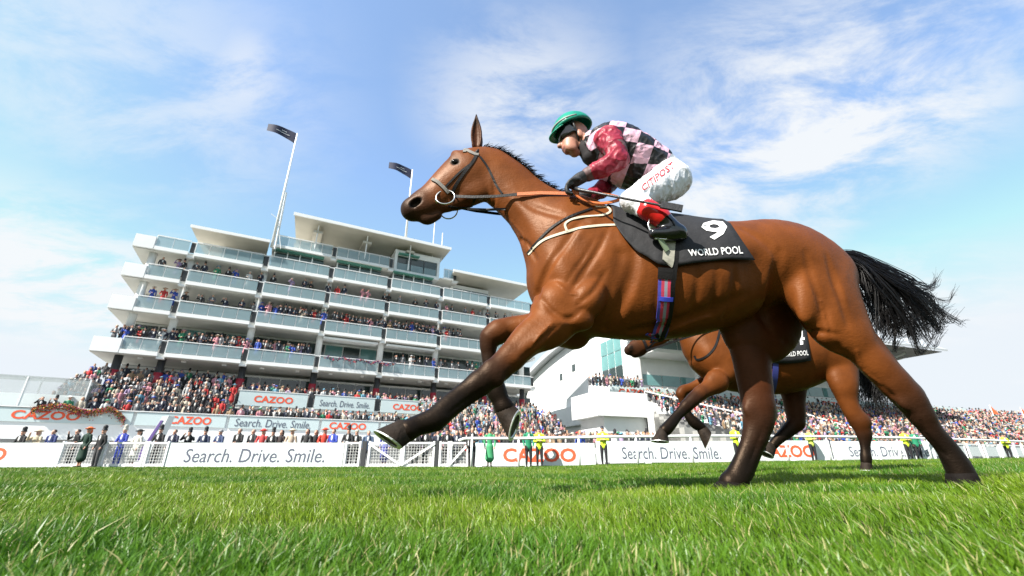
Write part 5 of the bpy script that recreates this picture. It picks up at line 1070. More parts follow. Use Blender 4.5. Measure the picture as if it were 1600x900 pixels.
for i in range(9):
    if i % 2 == 0: text_on(bd, 'CAZOO', t, t + 4.2, -1.53, 6.9, 7.65, COR, 0, 0.03); t += 6.2
    else: text_on(bd, 'Search. Drive. Smile.', t, t + 6.5, -1.53, 6.9, 7.7, GRT, 0.12); t += 9.0
# sloping terrace
NB = 20
m = MB()
for i in range(NB): m.box(T0 - 0.5 + max(0, 9 - i) * 0.9, 92, -14 + i * 0.68, -0.3, -0.5, 0.5 + i * 0.31)
tb = m.build('terrace_steps', STEPM, S2)
# staircase block on the left of the terrace
sb = LB('stair_block', S2, WHITE, (T0 - 6.6, T0 - 0.3, -3.0, 2.5, 4.6, 7.0), (T0 - 5.6, T0 - 0.3, -2.4, 2.5, 0, 4.6))
m = MB(); m.hexa([(T0 - 1.0, -3.3, 2.2), (T0 + 9, -9.5, 0.2), (T0 + 9.2, -9.2, 0.2), (T0 - 0.8, -3.0, 2.2), (T0 - 1.0, -3.3, 6.2), (T0 + 9, -9.5, 3.0), (T0 + 9.2, -9.2, 3.0), (T0 - 0.8, -3.0, 6.2)]); m.build('stair_wall', WHITE, sb)
A = np.array([T0 - 1.0, -3.25, 6.2]); Bq = np.array([T0 + 9, -9.4, 3.0])
m = MB(); m.tube([A + (0, 0, 1.0), Bq + (0, 0, 1.0)], 0.07, 8); m.build('stair_handrail', WHITE, sb)
for f_ in np.linspace(0, 1, 9): p = A + (Bq - A) * f_; m = MB(); m.tube([p, p + (0, 0, 1.0)], 0.05, 6); m.build('stair_post', WHITE, sb)
for t0_, a0, a1 in ((T0 + 20, 2.2, 5.4), (T0 + 34, 1.6, 4.6), (T0 + 48, 1.4, 3.8)):
    m = MB(); m.tube([(t0_, -11.5, a0 + 0.6), (t0_ - 5, -3.5, a1 + 1.4)], 0.08, 6); m.build('aisle_rail', WHITE, S2)
for t_, lab in ((75, 'left'), (83, 'right')):
    ca, sa = math.cos(Q_ANG), math.sin(Q_ANG); bx, by = Q0[0] + t_ * ca + 3 * sa, Q0[1] + t_ * sa - 3 * ca
    P = empty('small_flag', (bx, by, 5.2), 'small orange flag on a thin pole above the far terrace, ' + lab + ' of two', 'flag'); LOCAL.add(P.name)
    m = MB(); m.tube([(0, 0, 0), (0, 0, 3.2)], 0.06, 6); m.build('pole', WHITE, P); m = MB(); m.add([(0, 0, 3.2), (-0.1, 0.02, 1.9), (1.0, 0, 1.8)], [(0, 1, 2)]); o = m.build('cloth', mat('orange_flag', (0.6, 0.12, 0.04), 0.7), P); o.modifiers.new('t', 'SOLIDIFY').thickness = 0.02
LB('low_building', None, WHITE, (88, 140, 92, 100, 0, 7.5)); o = bpy.data.objects['low_building']; tag(o, 'low white building at the far right beyond the terrace', 'building'); LB('roof', o, SHELL, (86, 142, 90, 102, 7.5, 8.1)); LB('window_band', o, WIN, (89, 139, 91.8, 91.95, 3, 5.5))
# ================================================================ boards, gates, running rail
def line_y(x): return 22.0 + max(0.0, x) * 0.0
def board(x0, x1, y, txt, m, span, label, z0=0.0, h=1.08, shear=0.12, wt=0.0):
    gz = float(ground_z((x0 + x1) / 2)); P = empty('advertising_board', ((x0 + x1) / 2, y, gz), label, 'board'); LB('panel', P, SIGNW, (x0, x1, y, y + 0.06, gz + z0, gz + h))
    for x in np.arange(x0 + 0.1, x1, 2.4): inst('foot', P, WHITE, x - P.location[0], x + 0.3 - P.location[0], -0.02, 0.35, -0.02, z0 + 0.02)
    if txt: text_on(P, txt, span[0], span[1], y - 0.012, gz + span[2], gz + span[3], m, shear, wt)
    return P
def px_x(u, Y, v=710): return atY(u, v, Y)[0]
board(px_x(-140, 22), px_x(90, 22), 22.0, 'CAZOO', COR, (px_x(-110, 22), px_x(10, 22), 0.28, 0.86), 'white fence board at the left edge showing the end of orange lettering', shear=0, wt=0.03)
board(px_x(262, 22), px_x(536, 22), 22.0, 'Search. Drive. Smile.', GRT, (px_x(289, 22), px_x(508, 22), 0.22, 0.82), 'long white fence board with grey slogan left of the gates')
MESHM = mat('fence_mesh', (0.70, 0.71, 0.70), 0.5)
def mesh_panel(u0, u1, label, brace=0, Y=22.0):
    x0, x1 = px_x(u0, Y), px_x(u1, Y); P = empty('fence_panel' if not brace else 'gate', ((x0 + x1) / 2, Y, 0), label, 'fence' if not brace else 'gate'); LOCAL.add(P.name); w_ = x1 - x0; a, b = -w_ / 2, w_ / 2
    m = MB()
    for x in np.arange(a + 0.12, b, 0.13): m.box(x, x + 0.014, 0.02, 0.034, 0.12, 1.0)
    for z in np.arange(0.15, 1.0, 0.13): m.box(a, b, 0.005, 0.019, z, z + 0.014)
    g = m.build('wire_grid', MESHM, P); g['kind'] = 'stuff'
    for x in (a, b - 0.09): inst('post', P, WHITE, x, x + 0.09, -0.05, 0.06, 0, 1.15)
    for z in (0.05, 1.02): inst('rail', P, WHITE, a + 0.09, b - 0.09, -0.03, 0.04, z, z + 0.09)
    if brace:
        m = MB(); p0, p1 = ((a, 0.1), (b, 1.05)) if brace > 0 else ((a, 1.05), (b, 0.1)); m.band([(p0[0], -0.06, p0[1]), (p1[0], -0.06, p1[1])], [(0, -1, 0)] * 2, 0.09, 0.03); m.build('brace', WHITE, P)
mesh_panel(93, 160, 'white wire mesh fence panel behind the woman in dark green'); mesh_panel(160, 226, 'white wire mesh fence panel beside the woman in cream'); mesh_panel(228, 261, 'narrow white mesh panel left of the long slogan board')
mesh_panel(538, 563, 'narrow white mesh panel right of the long slogan board'); mesh_panel(575, 628, 'white gate leaf with brace falling to the right', -1); mesh_panel(629, 679, 'white gate leaf with brace rising to the right', 1)
mesh_panel(686, 702, 'narrow white mesh panel between the gates'); mesh_panel(703, 732, 'white gate leaf beside the man in the black suit', 1)
for i, u in enumerate((568, 682)):
    p = LB('gate_post', None, DARKM, (px_x(u, 22) - 0.09, px_x(u, 22) + 0.09, 21.95, 22.1, 0, 1.15)); tag(p, ('dark gate post left of' if i == 0 else 'dark gate post right of') + ' the pair of braced white gates', 'post')
# running rail: from the gates to the right, drawing away slowly
RX = [px_x(728, 21.0), px_x(800, 21.0), 3.5, 9.0, 16.0, 23.0, 31.0, 40.0]; RY = [21.0, 21.0, 21.4, 22.4, 24.6, 27.3, 30.8, 35.0]
RR = empty('running_rail', (RX[0], RY[0], 0), 'white plastic running rail along the far side of the track', 'rail')
def rail_at(x): return np.array([x, np.interp(x, RX, RY), float(ground_z(x))])
xs = np.concatenate([[RX[0], RX[0] + 0.1], np.arange(RX[0] + 0.6, 40, 0.8)])
m = MB(); pts = [rail_at(x) + (0, 0, 1.22) for x in xs]; pts = [pts[0] + (-0.35, 0.0, -0.10), pts[0] + (-0.15, 0, -0.02)] + pts; m.tube(pts, 0.062, 10); m.build('top_rail', WHITE, RR, True)
x = RX[0] + 0.25; i = 0
while x < 39:
    p = rail_at(x); m = MB(); m.tube([p + (0, 0, -0.05), p + (0, 0, 1.2)], 0.05, 8); m.build('post', WHITE, RR, True); x += 2.75 if i else 2.1; i += 1
# boards behind the running rail
def rboard(u0, u1, Y, txt, m, t0, t1, label, shear, wt):
    return board(px_x(u0, Y), px_x(u1, Y), Y, txt, m, (px_x(t0, Y), px_x(t1, Y), 0.22, 0.86 if wt else 0.80), label, 0.06, 1.10, shear, wt)
rboard(741, 930, 23.2, 'CAZOO', COR, 786, 900, 'white board with orange lettering behind the rail near the stewards', 0, 0.03)
rboard(932, 1160, 24.4, 'Search. Drive. Smile.', GRT, 972, 1126, 'white slogan board behind the rail under the second horse', 0, 0)
rboard(1163, 1300, 26.2, 'CAZOO', COR, 1188, 1274, 'white board with orange lettering behind the rail between the horse legs', 0, 0.03)
rboard(1303, 1462, 28.6, 'Search. Drive. Smile.', GRT, 1328, 1455, 'white slogan board behind the rail near the right hind leg', 0, 0)
for i in range(8):                                        # open white rail sections on the right
    x0 = px_x(1464, 31) + i * 2.2; y0 = float(np.interp(x0, RX, RY)) + 1.8; gz = float(ground_z(x0)); P = empty('crowd_barrier', (x0, y0, gz), 'white crowd barrier section, %s to the right of the last slogan board' % ('first', 'second', 'third', 'fourth', 'fifth', 'sixth', 'seventh', 'eighth')[i], 'barrier', 'crowd barriers at the right'); LOCAL.add(P.name); P.rotation_euler = (0, 0, R(25))
    for xx in (0, 1.95): inst('post', P, WHITE, xx, xx + 0.1, 0, 0.1, 0, 1.1)
    inst('rail', P, WHITE, 0.1, 1.95, 0, 0.07, 1.0, 1.1); inst('panel', P, SIGNW, 0.12, 1.93, 0.03, 0.05, 0.25, 0.95)
# left foreground furniture of the enclosure
HUT = frame('glass_kiosk', tuple(gpt(-4.9, -4.2, 3.55)), G_ANG, 'clear glass viewing kiosk on the parapet at the far left', 'kiosk')
for x in (0, 3.2, 6.4):
    for y in (0, 2.2): inst('frame_post', HUT, WHITE, x, x + 0.08, y, y + 0.08, 0, 2.0)
KG = glass_mat('kiosk_glass', (0.55, 0.60, 0.60), 0.35)
for x in (0.08, 3.28): inst('glass_pane', HUT, KG, x, x + 3.1, 0.02, 0.04, 0.9, 1.95); inst('lower_panel', HUT, SIGNW, x, x + 3.1, 0.02, 0.05, 0, 0.9)
inst('roof_pane', HUT, KG, 0, 6.5, 0, 2.3, 2.0, 2.04); inst('side_pane', HUT, KG, 6.42, 6.45, 0.08, 2.2, 0, 1.95)
def flowers():
    r = np.random.default_rng(8); N_ = 4200; C = []; V = []; Fc = []
    pal = np.array([(0.45, 0.04, 0.03), (0.55, 0.16, 0.02), (0.40, 0.06, 0.16), (0.05, 0.10, 0.02), (0.04, 0.08, 0.02), (0.30, 0.04, 0.08), (0.55, 0.35, 0.05), (0.06, 0.12, 0.03)])
    for i in range(N_):
        s = r.uniform(-0.5, 4.3); zt = 3.55 + 0.18 * math.sin(s * 2.1) + 0.1; z = zt - abs(r.normal(0, 0.20)) - (0.7 * max(0, s - 3.3)); p = np.array([s, -5.35 + r.normal(0, 0.12), z])
        q = r.normal(0, 1, (3, 3)); q *= 0.065 / np.linalg.norm(q, axis=1)[:, None]; V += list(p + q); Fc.append((3 * i, 3 * i + 1, 3 * i + 2)); C += [pal[r.integers(len(pal))]] * 3
    me = mesh('flower_trough', V, Fc); vcol(me, 'petal', np.array(C)); o = link('flower_trough', me, None, mat('petals', (0.3, 0.1, 0.1), 0.8, attr='petal')); o.location = G0; o.rotation_euler = (0, 0, G_ANG)
    tag(o, 'trailing red and orange flowers along the parapet above the left lettering', 'flowers', None, 'stuff')
flowers()
PY = frame('sign_pylon', (px_x(218, 24.5), 24.5, 0), R(8), 'leaning purple and white sign pylon behind the fence', 'sign')
m = MB(); m.hexa([(-0.1, -0.3, 0), (0.5, -0.3, 0), (0.5, 0.3, 0), (-0.1, 0.3, 0), (0.75, -0.3, 2.5), (1.05, -0.3, 2.55), (1.05, 0.3, 2.55), (0.75, 0.3, 2.5)]); m.build('panel', SIGNW, PY)
m = MB(); m.hexa([(0.0, -0.33, 0.3), (0.2, -0.33, 0.3), (0.2, -0.30, 0.3), (0.0, -0.30, 0.3), (0.72, -0.33, 2.3), (0.85, -0.33, 2.3), (0.85, -0.3, 2.3), (0.72, -0.3, 2.3)]); m.build('purple_stripe', mat('purple_print', (0.10, 0.06, 0.22), 0.5), PY)
PV = LB('enclosure_paving', None, STEPM, (-60, 24, 22.3, 60, 0.004, 0.008)); tag(PV, kind='structure')
# ================================================================ people
PSKIN = mat('person_skin', (0.50, 0.27, 0.19), 0.55); PTOP = mat('person_coat', (0.1, 0.1, 0.1), 0.75, objcol='COLOR'); PLEG = mat('person_legs', (0.03, 0.03, 0.03), 0.8, objcol='legs_tint')
PHAT = mat('person_hat', (0.02, 0.02, 0.02), 0.6, objcol='hat_tint'); PSHIRT = mat('person_shirt', (0.70, 0.70, 0.68), 0.7); PMATS = [PSKIN, PTOP, PLEG, PHAT, PSHIRT]
def figure(kind, h=0.026, legs=True):
    """spectator about 1.75 m tall facing -y; slots: skin, coat, legs, hat or hair, shirt"""
    B = Blob(); SK, TP, LG, HT, SH = range(5); woman = kind in ('woman_hat', 'woman_hair', 'woman_shade'); c = lambda rows, k, i, n=3: B.chain([(x, y, z, r, q) for x, y, z, r, q in rows], k, i, n)
    B.ell((0, -0.01, 1.60), (0.075, 0.095, 0.115), 0, 0.02, SK); B.ell((0, -0.10, 1.585), (0.014, 0.022, 0.022), 0, 0.01, SK)
    c([(0, 0.01, 1.40, 0.055, 1), (0, 0, 1.52, 0.052, 1)], 0.02, SK)
    if woman: c([(0, 0, 1.38, 0.125, 0.75), (0, 0, 1.22, 0.14, 0.75), (0, 0, 1.02, 0.115, 0.8), (0, 0, 0.9, 0.16, 0.75)], 0.04, TP)
    else: c([(0, 0, 1.38, 0.15, 0.70), (0, 0, 1.22, 0.165, 0.68), (0, 0, 1.02, 0.15, 0.72), (0, 0, 0.88, 0.155, 0.72)], 0.04, TP)
    if not woman: B.ell((0, -0.085, 1.32), (0.045, 0.045, 0.12), 0, 0.01, SH)
    if legs:
        if woman: c([(0, 0, 0.9, 0.16, 0.8), (0, 0.02, 0.6, 0.19, 0.8), (0, 0.02, 0.42, 0.21, 0.8)], 0.03, TP); [c([(s * 0.07, 0.02, 0.45, 0.05, 1), (s * 0.07, 0.02, 0.08, 0.038, 1)], 0.02, SK) for s in (-1, 1)]
        else:
            for s in (-1, 1): c([(s * 0.085, 0, 0.86, 0.095, 1), (s * 0.10, -0.01, 0.48, 0.07, 1), (s * 0.10, 0.02, 0.09, 0.05, 1)], 0.03, LG)
        for s in (-1, 1): c([(s * 0.095, 0.04, 0.045, 0.045, 1), (s * 0.10, -0.11, 0.035, 0.036, 1)], 0.02, LG)
    def arm(s, el, ha):
        c([(s * 0.19, 0, 1.39, 0.062, 1), (*el, 0.052, 1)], 0.03, TP); c([(*el, 0.05, 1), (*ha, 0.036, 1)], 0.015, TP)
        d = np.array(ha) - np.array(el); d /= np.linalg.norm(d); e = np.array(ha) + d * 0.10; c([(*ha, 0.036, 1), (*e, 0.030, 1)], 0.015, SK)
    down = lambda s: arm(s, (s * 0.25, 0.03, 1.12), (s * 0.22, -0.08, 0.88)); fwd = lambda s: arm(s, (s * 0.25, -0.06, 1.13), (s * 0.12, -0.30, 1.08)); up = lambda s: arm(s, (s * 0.27, -0.14, 1.28), (s * 0.12, -0.28, 1.52)); cross = lambda s: arm(s, (s * 0.26, -0.05, 1.12), (-s * 0.02, -0.20, 1.13))
    {'tophat': (down, down), 'bare': (down, fwd), 'woman_hat': (fwd, down), 'phone': (up, down), 'woman_shade': (up, fwd), 'lean': (fwd, fwd), 'trilby': (cross, cross), 'woman_hair': (down, down), 'official': (cross, cross), 'steward': (down, down), 'phone_top': (up, up)}[kind][0](-1)
    {'tophat': (down, down), 'bare': (down, fwd), 'woman_hat': (fwd, down), 'phone': (up, down), 'woman_shade': (up, fwd), 'lean': (fwd, fwd), 'trilby': (cross, cross), 'woman_hair': (down, down), 'official': (cross, cross), 'steward': (down, down), 'phone_top': (up, up)}[kind][1](1)
    if kind in ('tophat', 'phone_top', 'lean'):
        c([(0, 0, 1.685, 0.082, 1.1), (0, 0, 1.83, 0.085, 1.1)], 0.01, HT); c([(0, 0, 1.672, 0.012, 1), (0, 0, 1.675, 0.012, 1)], 0.01, HT); B.ell((0, 0, 1.675), (0.125, 0.15, 0.020), 0, 0.01, HT)
    elif kind in ('woman_hat', 'woman_shade'): B.ell((0, 0, 1.69), (0.20, 0.20, 0.030), R(8), 0.01, HT); B.ell((0, 0, 1.71), (0.10, 0.11, 0.075), 0, 0.02, HT); B.ell((0, 0.06, 1.56), (0.085, 0.07, 0.12), 0, 0.02, HT)
    elif kind in ('trilby', 'official'): B.ell((0, 0, 1.67), (0.12, 0.14, 0.020), 0, 0.01, HT); B.ell((0, 0, 1.70), (0.09, 0.105, 0.075), 0, 0.02, HT)
    elif kind == 'woman_hair': B.ell((0, 0.035, 1.62), (0.098, 0.095, 0.125), 0, 0.01, HT); c([(0, 0.07, 1.58, 0.09, 0.7), (0, 0.08, 1.42, 0.08, 0.6)], 0.02, HT)
    else: B.ell((0, 0.025, 1.645), (0.086, 0.098, 0.09), 0, 0.01, HT)
    v, q = B.build(h); cc = v[q].mean(1); D = np.array([B.dist(p, cc) for p in B.pr]); ids = np.array([p[3] for p in B.pr])[D.argmin(0)]
    return v, q, ids
KINDS = ['tophat', 'bare', 'woman_hat', 'phone', 'woman_shade', 'lean', 'trilby', 'woman_hair', 'official', 'steward', 'phone_top']
FIG = {}
for k in KINDS:
    v, q, ids = figure(k); me = mesh('person_' + k, v, q, True, ids)
    for mm in PMATS: me.materials.append(mm)
    FIG[k] = me
DARKS = [((0.012, 0.012, 0.015), 'black'), ((0.016, 0.02, 0.04), 'navy'), ((0.05, 0.05, 0.055), 'charcoal'), ((0.13, 0.13, 0.14), 'grey')]
DRESS = [((0.45, 0.40, 0.32), 'cream'), ((0.50, 0.22, 0.26), 'pink'), ((0.40, 0.02, 0.02), 'red'), ((0.03, 0.07, 0.35), 'blue'), ((0.55, 0.55, 0.54), 'white'), ((0.03, 0.20, 0.10), 'green'), ((0.30, 0.22, 0.36), 'lilac'), ((0.30, 0.20, 0.12), 'tan'), ((0.02, 0.02, 0.02), 'black'), ((0.12, 0.28, 0.38), 'pale blue')]
HAIRC = [(0.03, 0.018, 0.012), (0.10, 0.05, 0.025), (0.25, 0.15, 0.06), (0.015, 0.012, 0.01), (0.22, 0.20, 0.18)]
NPEOPLE = 0
def person(kind, loc, rz, coat, legs, hat, label, cat='person', group=None, sc=1.0):
    global NPEOPLE
    o = bpy.data.objects.new('person', FIG[kind]); COL.objects.link(o); o.location = loc; o.rotation_euler = (0, 0, rz); o.scale = (sc, sc, sc * random.uniform(0.96, 1.04))
    o.color = (*coat, 1); o['legs_tint'] = [float(c) for c in legs]; o['hat_tint'] = [float(c) for c in hat]; tag(o, label, cat, group); NPEOPLE += 1; return o
HATW = {'tophat': 'top hat', 'lean': 'top hat', 'phone_top': 'top hat', 'bare': 'bare head', 'phone': 'raised arm', 'trilby': 'pale hat', 'woman_hat': 'wide hat', 'woman_shade': 'raised hand', 'woman_hair': 'loose hair'}
def rand_person(loc, rz, where, group, kinds=None):
    k = random.choice(kinds or ['tophat', 'tophat', 'lean', 'bare', 'bare', 'phone', 'trilby', 'woman_hat', 'woman_hat', 'woman_hair', 'woman_shade', 'phone_top'])
    wom = k.startswith('woman'); coat, cn = random.choice(DRESS if wom else DARKS + DARKS[:2]); hat = random.choice(HAIRC)
    if k in ('tophat', 'lean', 'phone_top'): hat = (0.012, 0.012, 0.014)
    elif k == 'trilby': hat = (0.42, 0.36, 0.26)
    elif k in ('woman_hat', 'woman_shade'): hat = random.choice(DRESS)[0]
    return person(k, loc, rz, coat, random.choice([(0.05, 0.05, 0.055), (0.02, 0.02, 0.025), (0.14, 0.14, 0.145)]), hat, '%s in %s %s, %s, %s' % ('woman' if wom else 'man', cn, 'dress' if wom else 'suit', HATW[k], where), 'person', group)
# named people along the fence (u in the photo)
BK = (0.012, 0.012, 0.014)
for u, kind, coat, legs, hat, lab, dy in (
    (22, 'lean', BK, BK, BK, 'man in black tailcoat and top hat leaning on the fence at the far left', 0.5), (46, 'woman_shade', (0.50, 0.42, 0.30), BK, (0.5, 0.4, 0.28), 'woman in beige shading her eyes at the left fence', 0.5),
    (70, 'bare', (0.02, 0.035, 0.13), BK, (0.06, 0.04, 0.03), 'dark-haired man in navy suit right of the woman in beige', 0.5), (108, 'phone', BK, BK, (0.03, 0.02, 0.015), 'person in black raising a phone by the mesh fence', 0.6),
    (126, 'woman_hat', (0.008, 0.035, 0.022), BK, (0.65, 0.12, 0.02), 'woman in dark green coat with orange flower hat in front of the mesh', -0.5), (150, 'tophat', BK, (0.06, 0.06, 0.065), BK, 'man in black tailcoat and grey trousers in front of the mesh', -0.5),
    (183, 'lean', (0.02, 0.04, 0.30), (0.02, 0.04, 0.30), (0.45, 0.42, 0.36), 'person in bright blue suit with pale hat behind the mesh', 0.6), (207, 'woman_hat', (0.62, 0.60, 0.54), BK, BK, 'woman in cream dress with small black hat behind the mesh', 0.6),
    (240, 'lean', BK, BK, BK, 'man in black with top hat by the narrow mesh panel', 0.7), (263, 'bare', (0.018, 0.022, 0.05), BK, (0.10, 0.08, 0.05), 'bare-headed man leaning at the left end of the slogan board', 0.5), (287, 'phone_top', BK, BK, BK, 'man in top hat photographing above the slogan board', 0.6),
    (312, 'lean', (0.02, 0.03, 0.07), BK, BK, 'man in navy with black top hat resting on the slogan board', 0.6), (336, 'trilby', (0.03, 0.05, 0.12), BK, (0.25, 0.25, 0.26), 'man in blue suit with grey hat leaning over the slogan board', 0.5),
    (366, 'bare', BK, BK, (0.30, 0.24, 0.20), 'bald man in black suit above the slogan board', 0.6), (388, 'bare', (0.02, 0.02, 0.025), BK, (0.30, 0.24, 0.20), 'second bald man in dark suit above the slogan board', 0.7), (404, 'woman_hat', (0.45, 0.05, 0.05), BK, (0.60, 0.03, 0.02), 'woman with large red hat above the slogan board', 0.6),
    (420, 'lean', BK, BK, BK, 'man with top hat right of the red hat', 0.6), (433, 'woman_hair', (0.03, 0.02, 0.02), BK, (0.02, 0.012, 0.01), 'dark-haired woman in black above the slogan board', 0.6), (450, 'woman_hat', (0.45, 0.36, 0.28), BK, (0.5, 0.42, 0.3), 'woman in beige with straw hat above the slogan board', 0.6),
    (474, 'woman_hair', (0.03, 0.03, 0.03), BK, (0.05, 0.025, 0.015), 'woman with brown hair and white blouse above the slogan board', 0.6), (488, 'woman_hair', BK, BK, (0.12, 0.06, 0.03), 'woman with long hair in black near the board end', 0.7), (502, 'woman_hat', (0.50, 0.04, 0.02), BK, (0.55, 0.05, 0.02), 'woman in red coat with red hat near the board end', 0.6),
    (516, 'bare', (0.03, 0.06, 0.35), BK, (0.05, 0.03, 0.02), 'person in bright blue near the board end', 0.6), (540, 'lean', BK, BK, BK, 'man in black top hat left of the gates', 0.7), (553, 'trilby', (0.03, 0.03, 0.03), BK, (0.42, 0.38, 0.3), 'man with pale hat left of the gates', 0.8),
    (572, 'bare', (0.05, 0.08, 0.14), BK, (0.2, 0.17, 0.14), 'man in slate jacket behind the dark gate post', 0.7), (600, 'woman_hair', (0.05, 0.06, 0.30), BK, (0.05, 0.03, 0.02), 'person in vivid blue behind the first gate leaf', 0.6), (648, 'lean', BK, BK, BK, 'man in top hat behind the second gate leaf', 0.6), (664, 'tophat', (0.02, 0.02, 0.022), BK, BK, 'second man in top hat behind the second gate leaf', 0.8), (697, 'tophat', BK, BK, BK, 'man in top hat behind the narrow mesh panel', 0.7), (712, 'bare', (0.03, 0.035, 0.06), BK, (0.06, 0.04, 0.03), 'bare-headed man behind the last gate leaf', 0.9)):
    Yp = 22.0 + dy; p = atY(u, 715, Yp); person(kind, (p[0], Yp, 0.0), R(random.uniform(-18, 18)), coat, legs, hat, lab)
HV = (0.55, 0.72, 0.03); GRN = (0.01, 0.20, 0.10)
for u, Yp, kind, coat, hat, lab in ((737, 21.4, 'bare', BK, (0.10, 0.07, 0.05), 'man in black suit standing where the running rail begins'), (765, 21.8, 'woman_hair', (0.05, 0.30, 0.13), (0.06, 0.04, 0.03), 'woman in pale green dress beside the start of the rail'), (826, 22.3, 'steward', GRN, (0.03, 0.02, 0.02), 'steward in green jacket behind the rail'), (843, 22.4, 'official', HV, BK, 'official in yellow hi-vis jacket next to the green steward'),
                                  (944, 22.8, 'official', HV, (0.02, 0.02, 0.03), 'officer in yellow hi-vis jacket with arms folded left of the slogan board'), (1154, 24.0, 'official', HV, BK, 'officer in hi-vis jacket partly behind the dark hind leg'), (1272, 25.6, 'official', (0.50, 0.62, 0.10), BK, 'officer in pale hi-vis jacket near the orange lettering'), (1422, 28.2, 'official', HV, BK, 'officer in hi-vis jacket left of the green steward at the right'), (1437, 28.4, 'steward', GRN, (0.04, 0.03, 0.02), 'steward in green jacket near the right hind leg'), (1578, 32.4, 'official', HV, BK, 'officer in hi-vis jacket at the far right by the barriers')):
    p = atY(u, 712, Yp); person(kind, (p[0], Yp, float(ground_z(p[0]))), R(random.uniform(-15, 15)), coat, (0.012, 0.012, 0.016), hat, lab)
def grow(s, b, z, rz=None): p = gpt(s, b, z); return (tuple(p), (G_ANG if rz is None else rz) + R(random.uniform(-25, 25)))
ORD = ['first', 'second', 'third', 'fourth', 'fifth', 'sixth', 'seventh', 'eighth', 'ninth']
# balcony spectators: level, s range, count
for k, a, b_, n_, wh in (('D', 0.6, 15.2, 46, 'lowest balcony'), ('D', 23.0, 33.0, 14, 'lowest balcony'), ('C', 1.5, 10, 9, 'second balcony'), ('C', 10.3, 30.5, 52, 'second balcony'), ('B', 2.0, 10, 10, 'third balcony'), ('B', 10.4, 38, 24, 'third balcony')):
    for i in range(n_):
        s = a + (b_ - a) * (i + random.uniform(0.1, 0.9)) / n_; l, r_ = grow(s, 0.36 + random.uniform(0, 0.25), LV[k] + 0.38 + random.uniform(0.22, 0.40)); rand_person(l, r_, wh + ', ' + ORD[sum(s > q for q in BAYS) - 1 if s > 1.2 else 0] + ' bay from left', 'spectators ' + wh)
TERR = []
for i in range(NROW):
    b0 = -4.8 + i * 0.75; z = 2.6 + i * 0.42; s = -0.4 + 0.03 * i
    while s < 9.8: TERR.append((s + random.uniform(-0.12, 0.12), b0 + 0.4 + random.uniform(-0.15, 0.15), z)); s += random.uniform(0.50, 0.80)
random.shuffle(TERR); TERR.sort(key=lambda q: q[1]); left = max(0, 298 - NPEOPLE)
for s, b0, z in TERR[:left]:
    l, r_ = grow(s, b0, z); rand_person(l, r_, 'left terrace steps, ' + ORD[min(8, int((b0 + 4.8) / 0.75))] + ' row up', 'spectators on the left terrace')
same = {}
for o in [o for o in bpy.data.objects if o.name.startswith('person') and o.get('label')]: same.setdefault(o['label'], []).append(o)
for lab, L in same.items():
    if len(L) > 1:
        L.sort(key=lambda o: o.location.x)
        for i, o in enumerate(L): o['label'] = lab + (', left one' if i == 0 else ', right one') if len(L) == 2 else lab + ', ' + ORD[min(i, 8)] + ' such'
# everyone else: one mass of simple figures
def crowd(spots, name, label):
    T = []
    for k in ('tophat', 'bare', 'woman_hat', 'trilby', 'woman_hair', 'phone', 'woman_shade'):
        v, q, ids = figure(k, 0.062, False); T.append((k, v, q, ids))
    VV = []; QQ = []; CC = []; off = 0; r = np.random.default_rng(17)
    for x, y, z, rz in spots:
        k, v, q, ids = T[r.choice(len(T), p=[0.20, 0.26, 0.16, 0.10, 0.14, 0.07, 0.07])]; c_, s_ = math.cos(rz), math.sin(rz); sc = r.uniform(0.93, 1.05)
        V = v * sc; VV.append(np.stack([V[:, 0] * c_ - V[:, 1] * s_ + x, V[:, 0] * s_ + V[:, 1] * c_ + y, V[:, 2] + z], 1)); QQ.append(q + off); off += len(v)
        wom = k.startswith('woman'); pool = DRESS if wom or r.random() < 0.22 else DARKS; coat = np.array(pool[r.integers(len(pool))][0]) * r.uniform(0.8, 1.2)
        hat = BK if k == 'tophat' else (0.45, 0.40, 0.30) if k == 'trilby' else DRESS[r.integers(len(DRESS))][0] if k in ('woman_hat', 'woman_shade') else HAIRC[r.integers(len(HAIRC))]
        pal = np.array([np.array((0.52, 0.29, 0.21)) * r.uniform(0.7, 1.1), coat, BK, hat, (0.65, 0.65, 0.63)]); C = np.zeros((len(v), 3)); C[q.ravel()] = np.repeat(pal[ids], 4, 0); CC.append(C)
    me = mesh(name, np.vstack(VV), np.vstack(QQ), True); vcol(me, 'tint', np.vstack(CC)); o = link(name, me, None, mat('crowd_cloth', (0.2, 0.2, 0.2), 0.75, attr='tint')); tag(o, label, 'crowd', None, 'stuff')
spots = []
def gs_row(s0, s1, b, z, gap):
    s = s0
    while s < s1: p = gpt(s, b + random.uniform(-0.15, 0.15), z); spots.append((*p, G_ANG + R(random.uniform(-30, 30)))); s += random.uniform(gap * 0.75, gap * 1.3)
for s, b0, z in TERR[left:]: spots.append((*gpt(s, b0, z), G_ANG + R(random.uniform(-30, 30))))
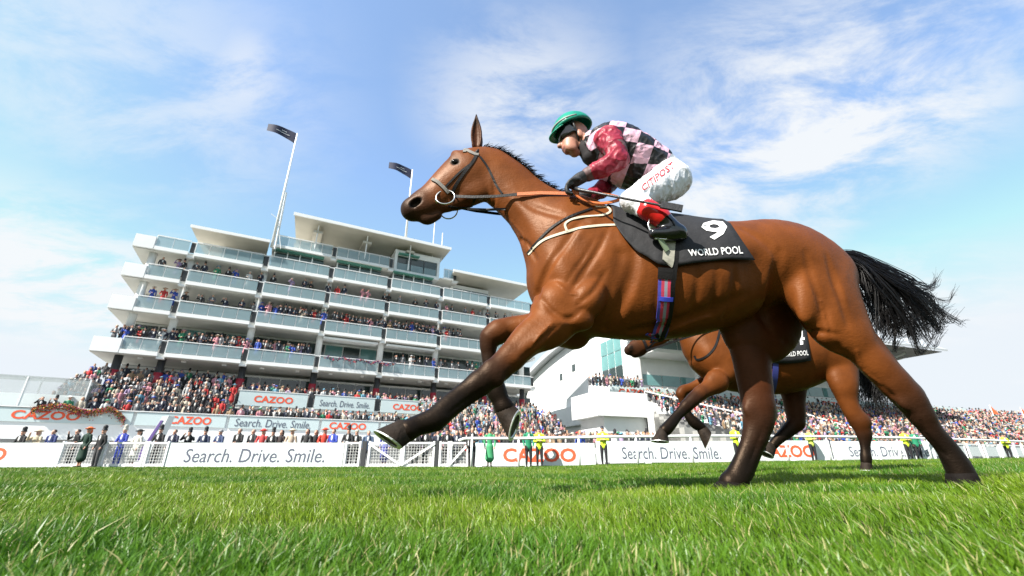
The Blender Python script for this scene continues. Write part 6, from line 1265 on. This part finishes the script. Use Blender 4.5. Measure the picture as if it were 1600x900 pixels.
for i, b in enumerate((-4.4, -3.7, -2.9)): gs_row(10.2, 24.4, b, 2.55 + 0.12 * i, 0.62)
for b in (-0.2, 0.5, 1.2): gs_row(10.4, 40, b, 4.85 + (b + 0.2) * 0.25, 0.62)
for i in range(12): gs_row(24.8 + 0.1 * i, 41.2 - 0.25 * (11 - i), -10.1 + i * 0.8, 0.35 + i * 0.36, 0.66)
for i in range(9):                                            # level ground between the stands
    Yp = 24.6 + i * 1.15; x = px_x(640 if i < 4 else 700, Yp)
    while x < px_x(925 if Yp < 25.5 else 1030, Yp): spots.append((x + random.uniform(-0.1, 0.1), Yp + random.uniform(-0.3, 0.3), 0.05 + 0.05 * i, R(random.uniform(-30, 30)))); x += random.uniform(0.5, 0.85)
def s2pt(t, w_, z): return (Q0[0] + t * math.cos(Q_ANG) - w_ * math.sin(Q_ANG), Q0[1] + t * math.sin(Q_ANG) + w_ * math.cos(Q_ANG), z)
for i in range(NB):
    t = T0 - 0.2 + max(0, 9 - i) * 0.9
    while t < 91: spots.append((*s2pt(t, -13.7 + i * 0.68 + random.uniform(-0.12, 0.12), 0.5 + i * 0.31), Q_ANG + R(random.uniform(-30, 30)))); t += random.uniform(0.52, 0.95)
for t in np.arange(T0 + 1, T0 + 30, 0.6): spots.append((*s2pt(t + random.uniform(-.2, .2), -2.9, 12.0), Q_ANG + R(random.uniform(-30, 30)))); spots.append((*s2pt(t + random.uniform(-.2, .2), -2.2, 12.0), Q_ANG))
for t in np.arange(T0 - 6.3, T0 - 0.5, 0.42):
    for w_ in (-2.7, -2.0, -1.3): spots.append((*s2pt(t, w_, 7.0), Q_ANG + R(random.uniform(-40, 40))))
for f_ in np.linspace(0.03, 0.97, 30): p = A + (Bq - A) * f_; spots.append((*s2pt(p[0] + 0.3, p[1] + 0.5, p[2] - 0.2), Q_ANG)); spots.append((*s2pt(p[0] + 0.8, p[1] + 1.0, p[2] - 0.2), Q_ANG))
crowd(spots, 'spectator_crowd', 'dense mass of racegoers filling the terraces and far stand')
print('PEOPLE', NPEOPLE, 'CROWD', len(spots))
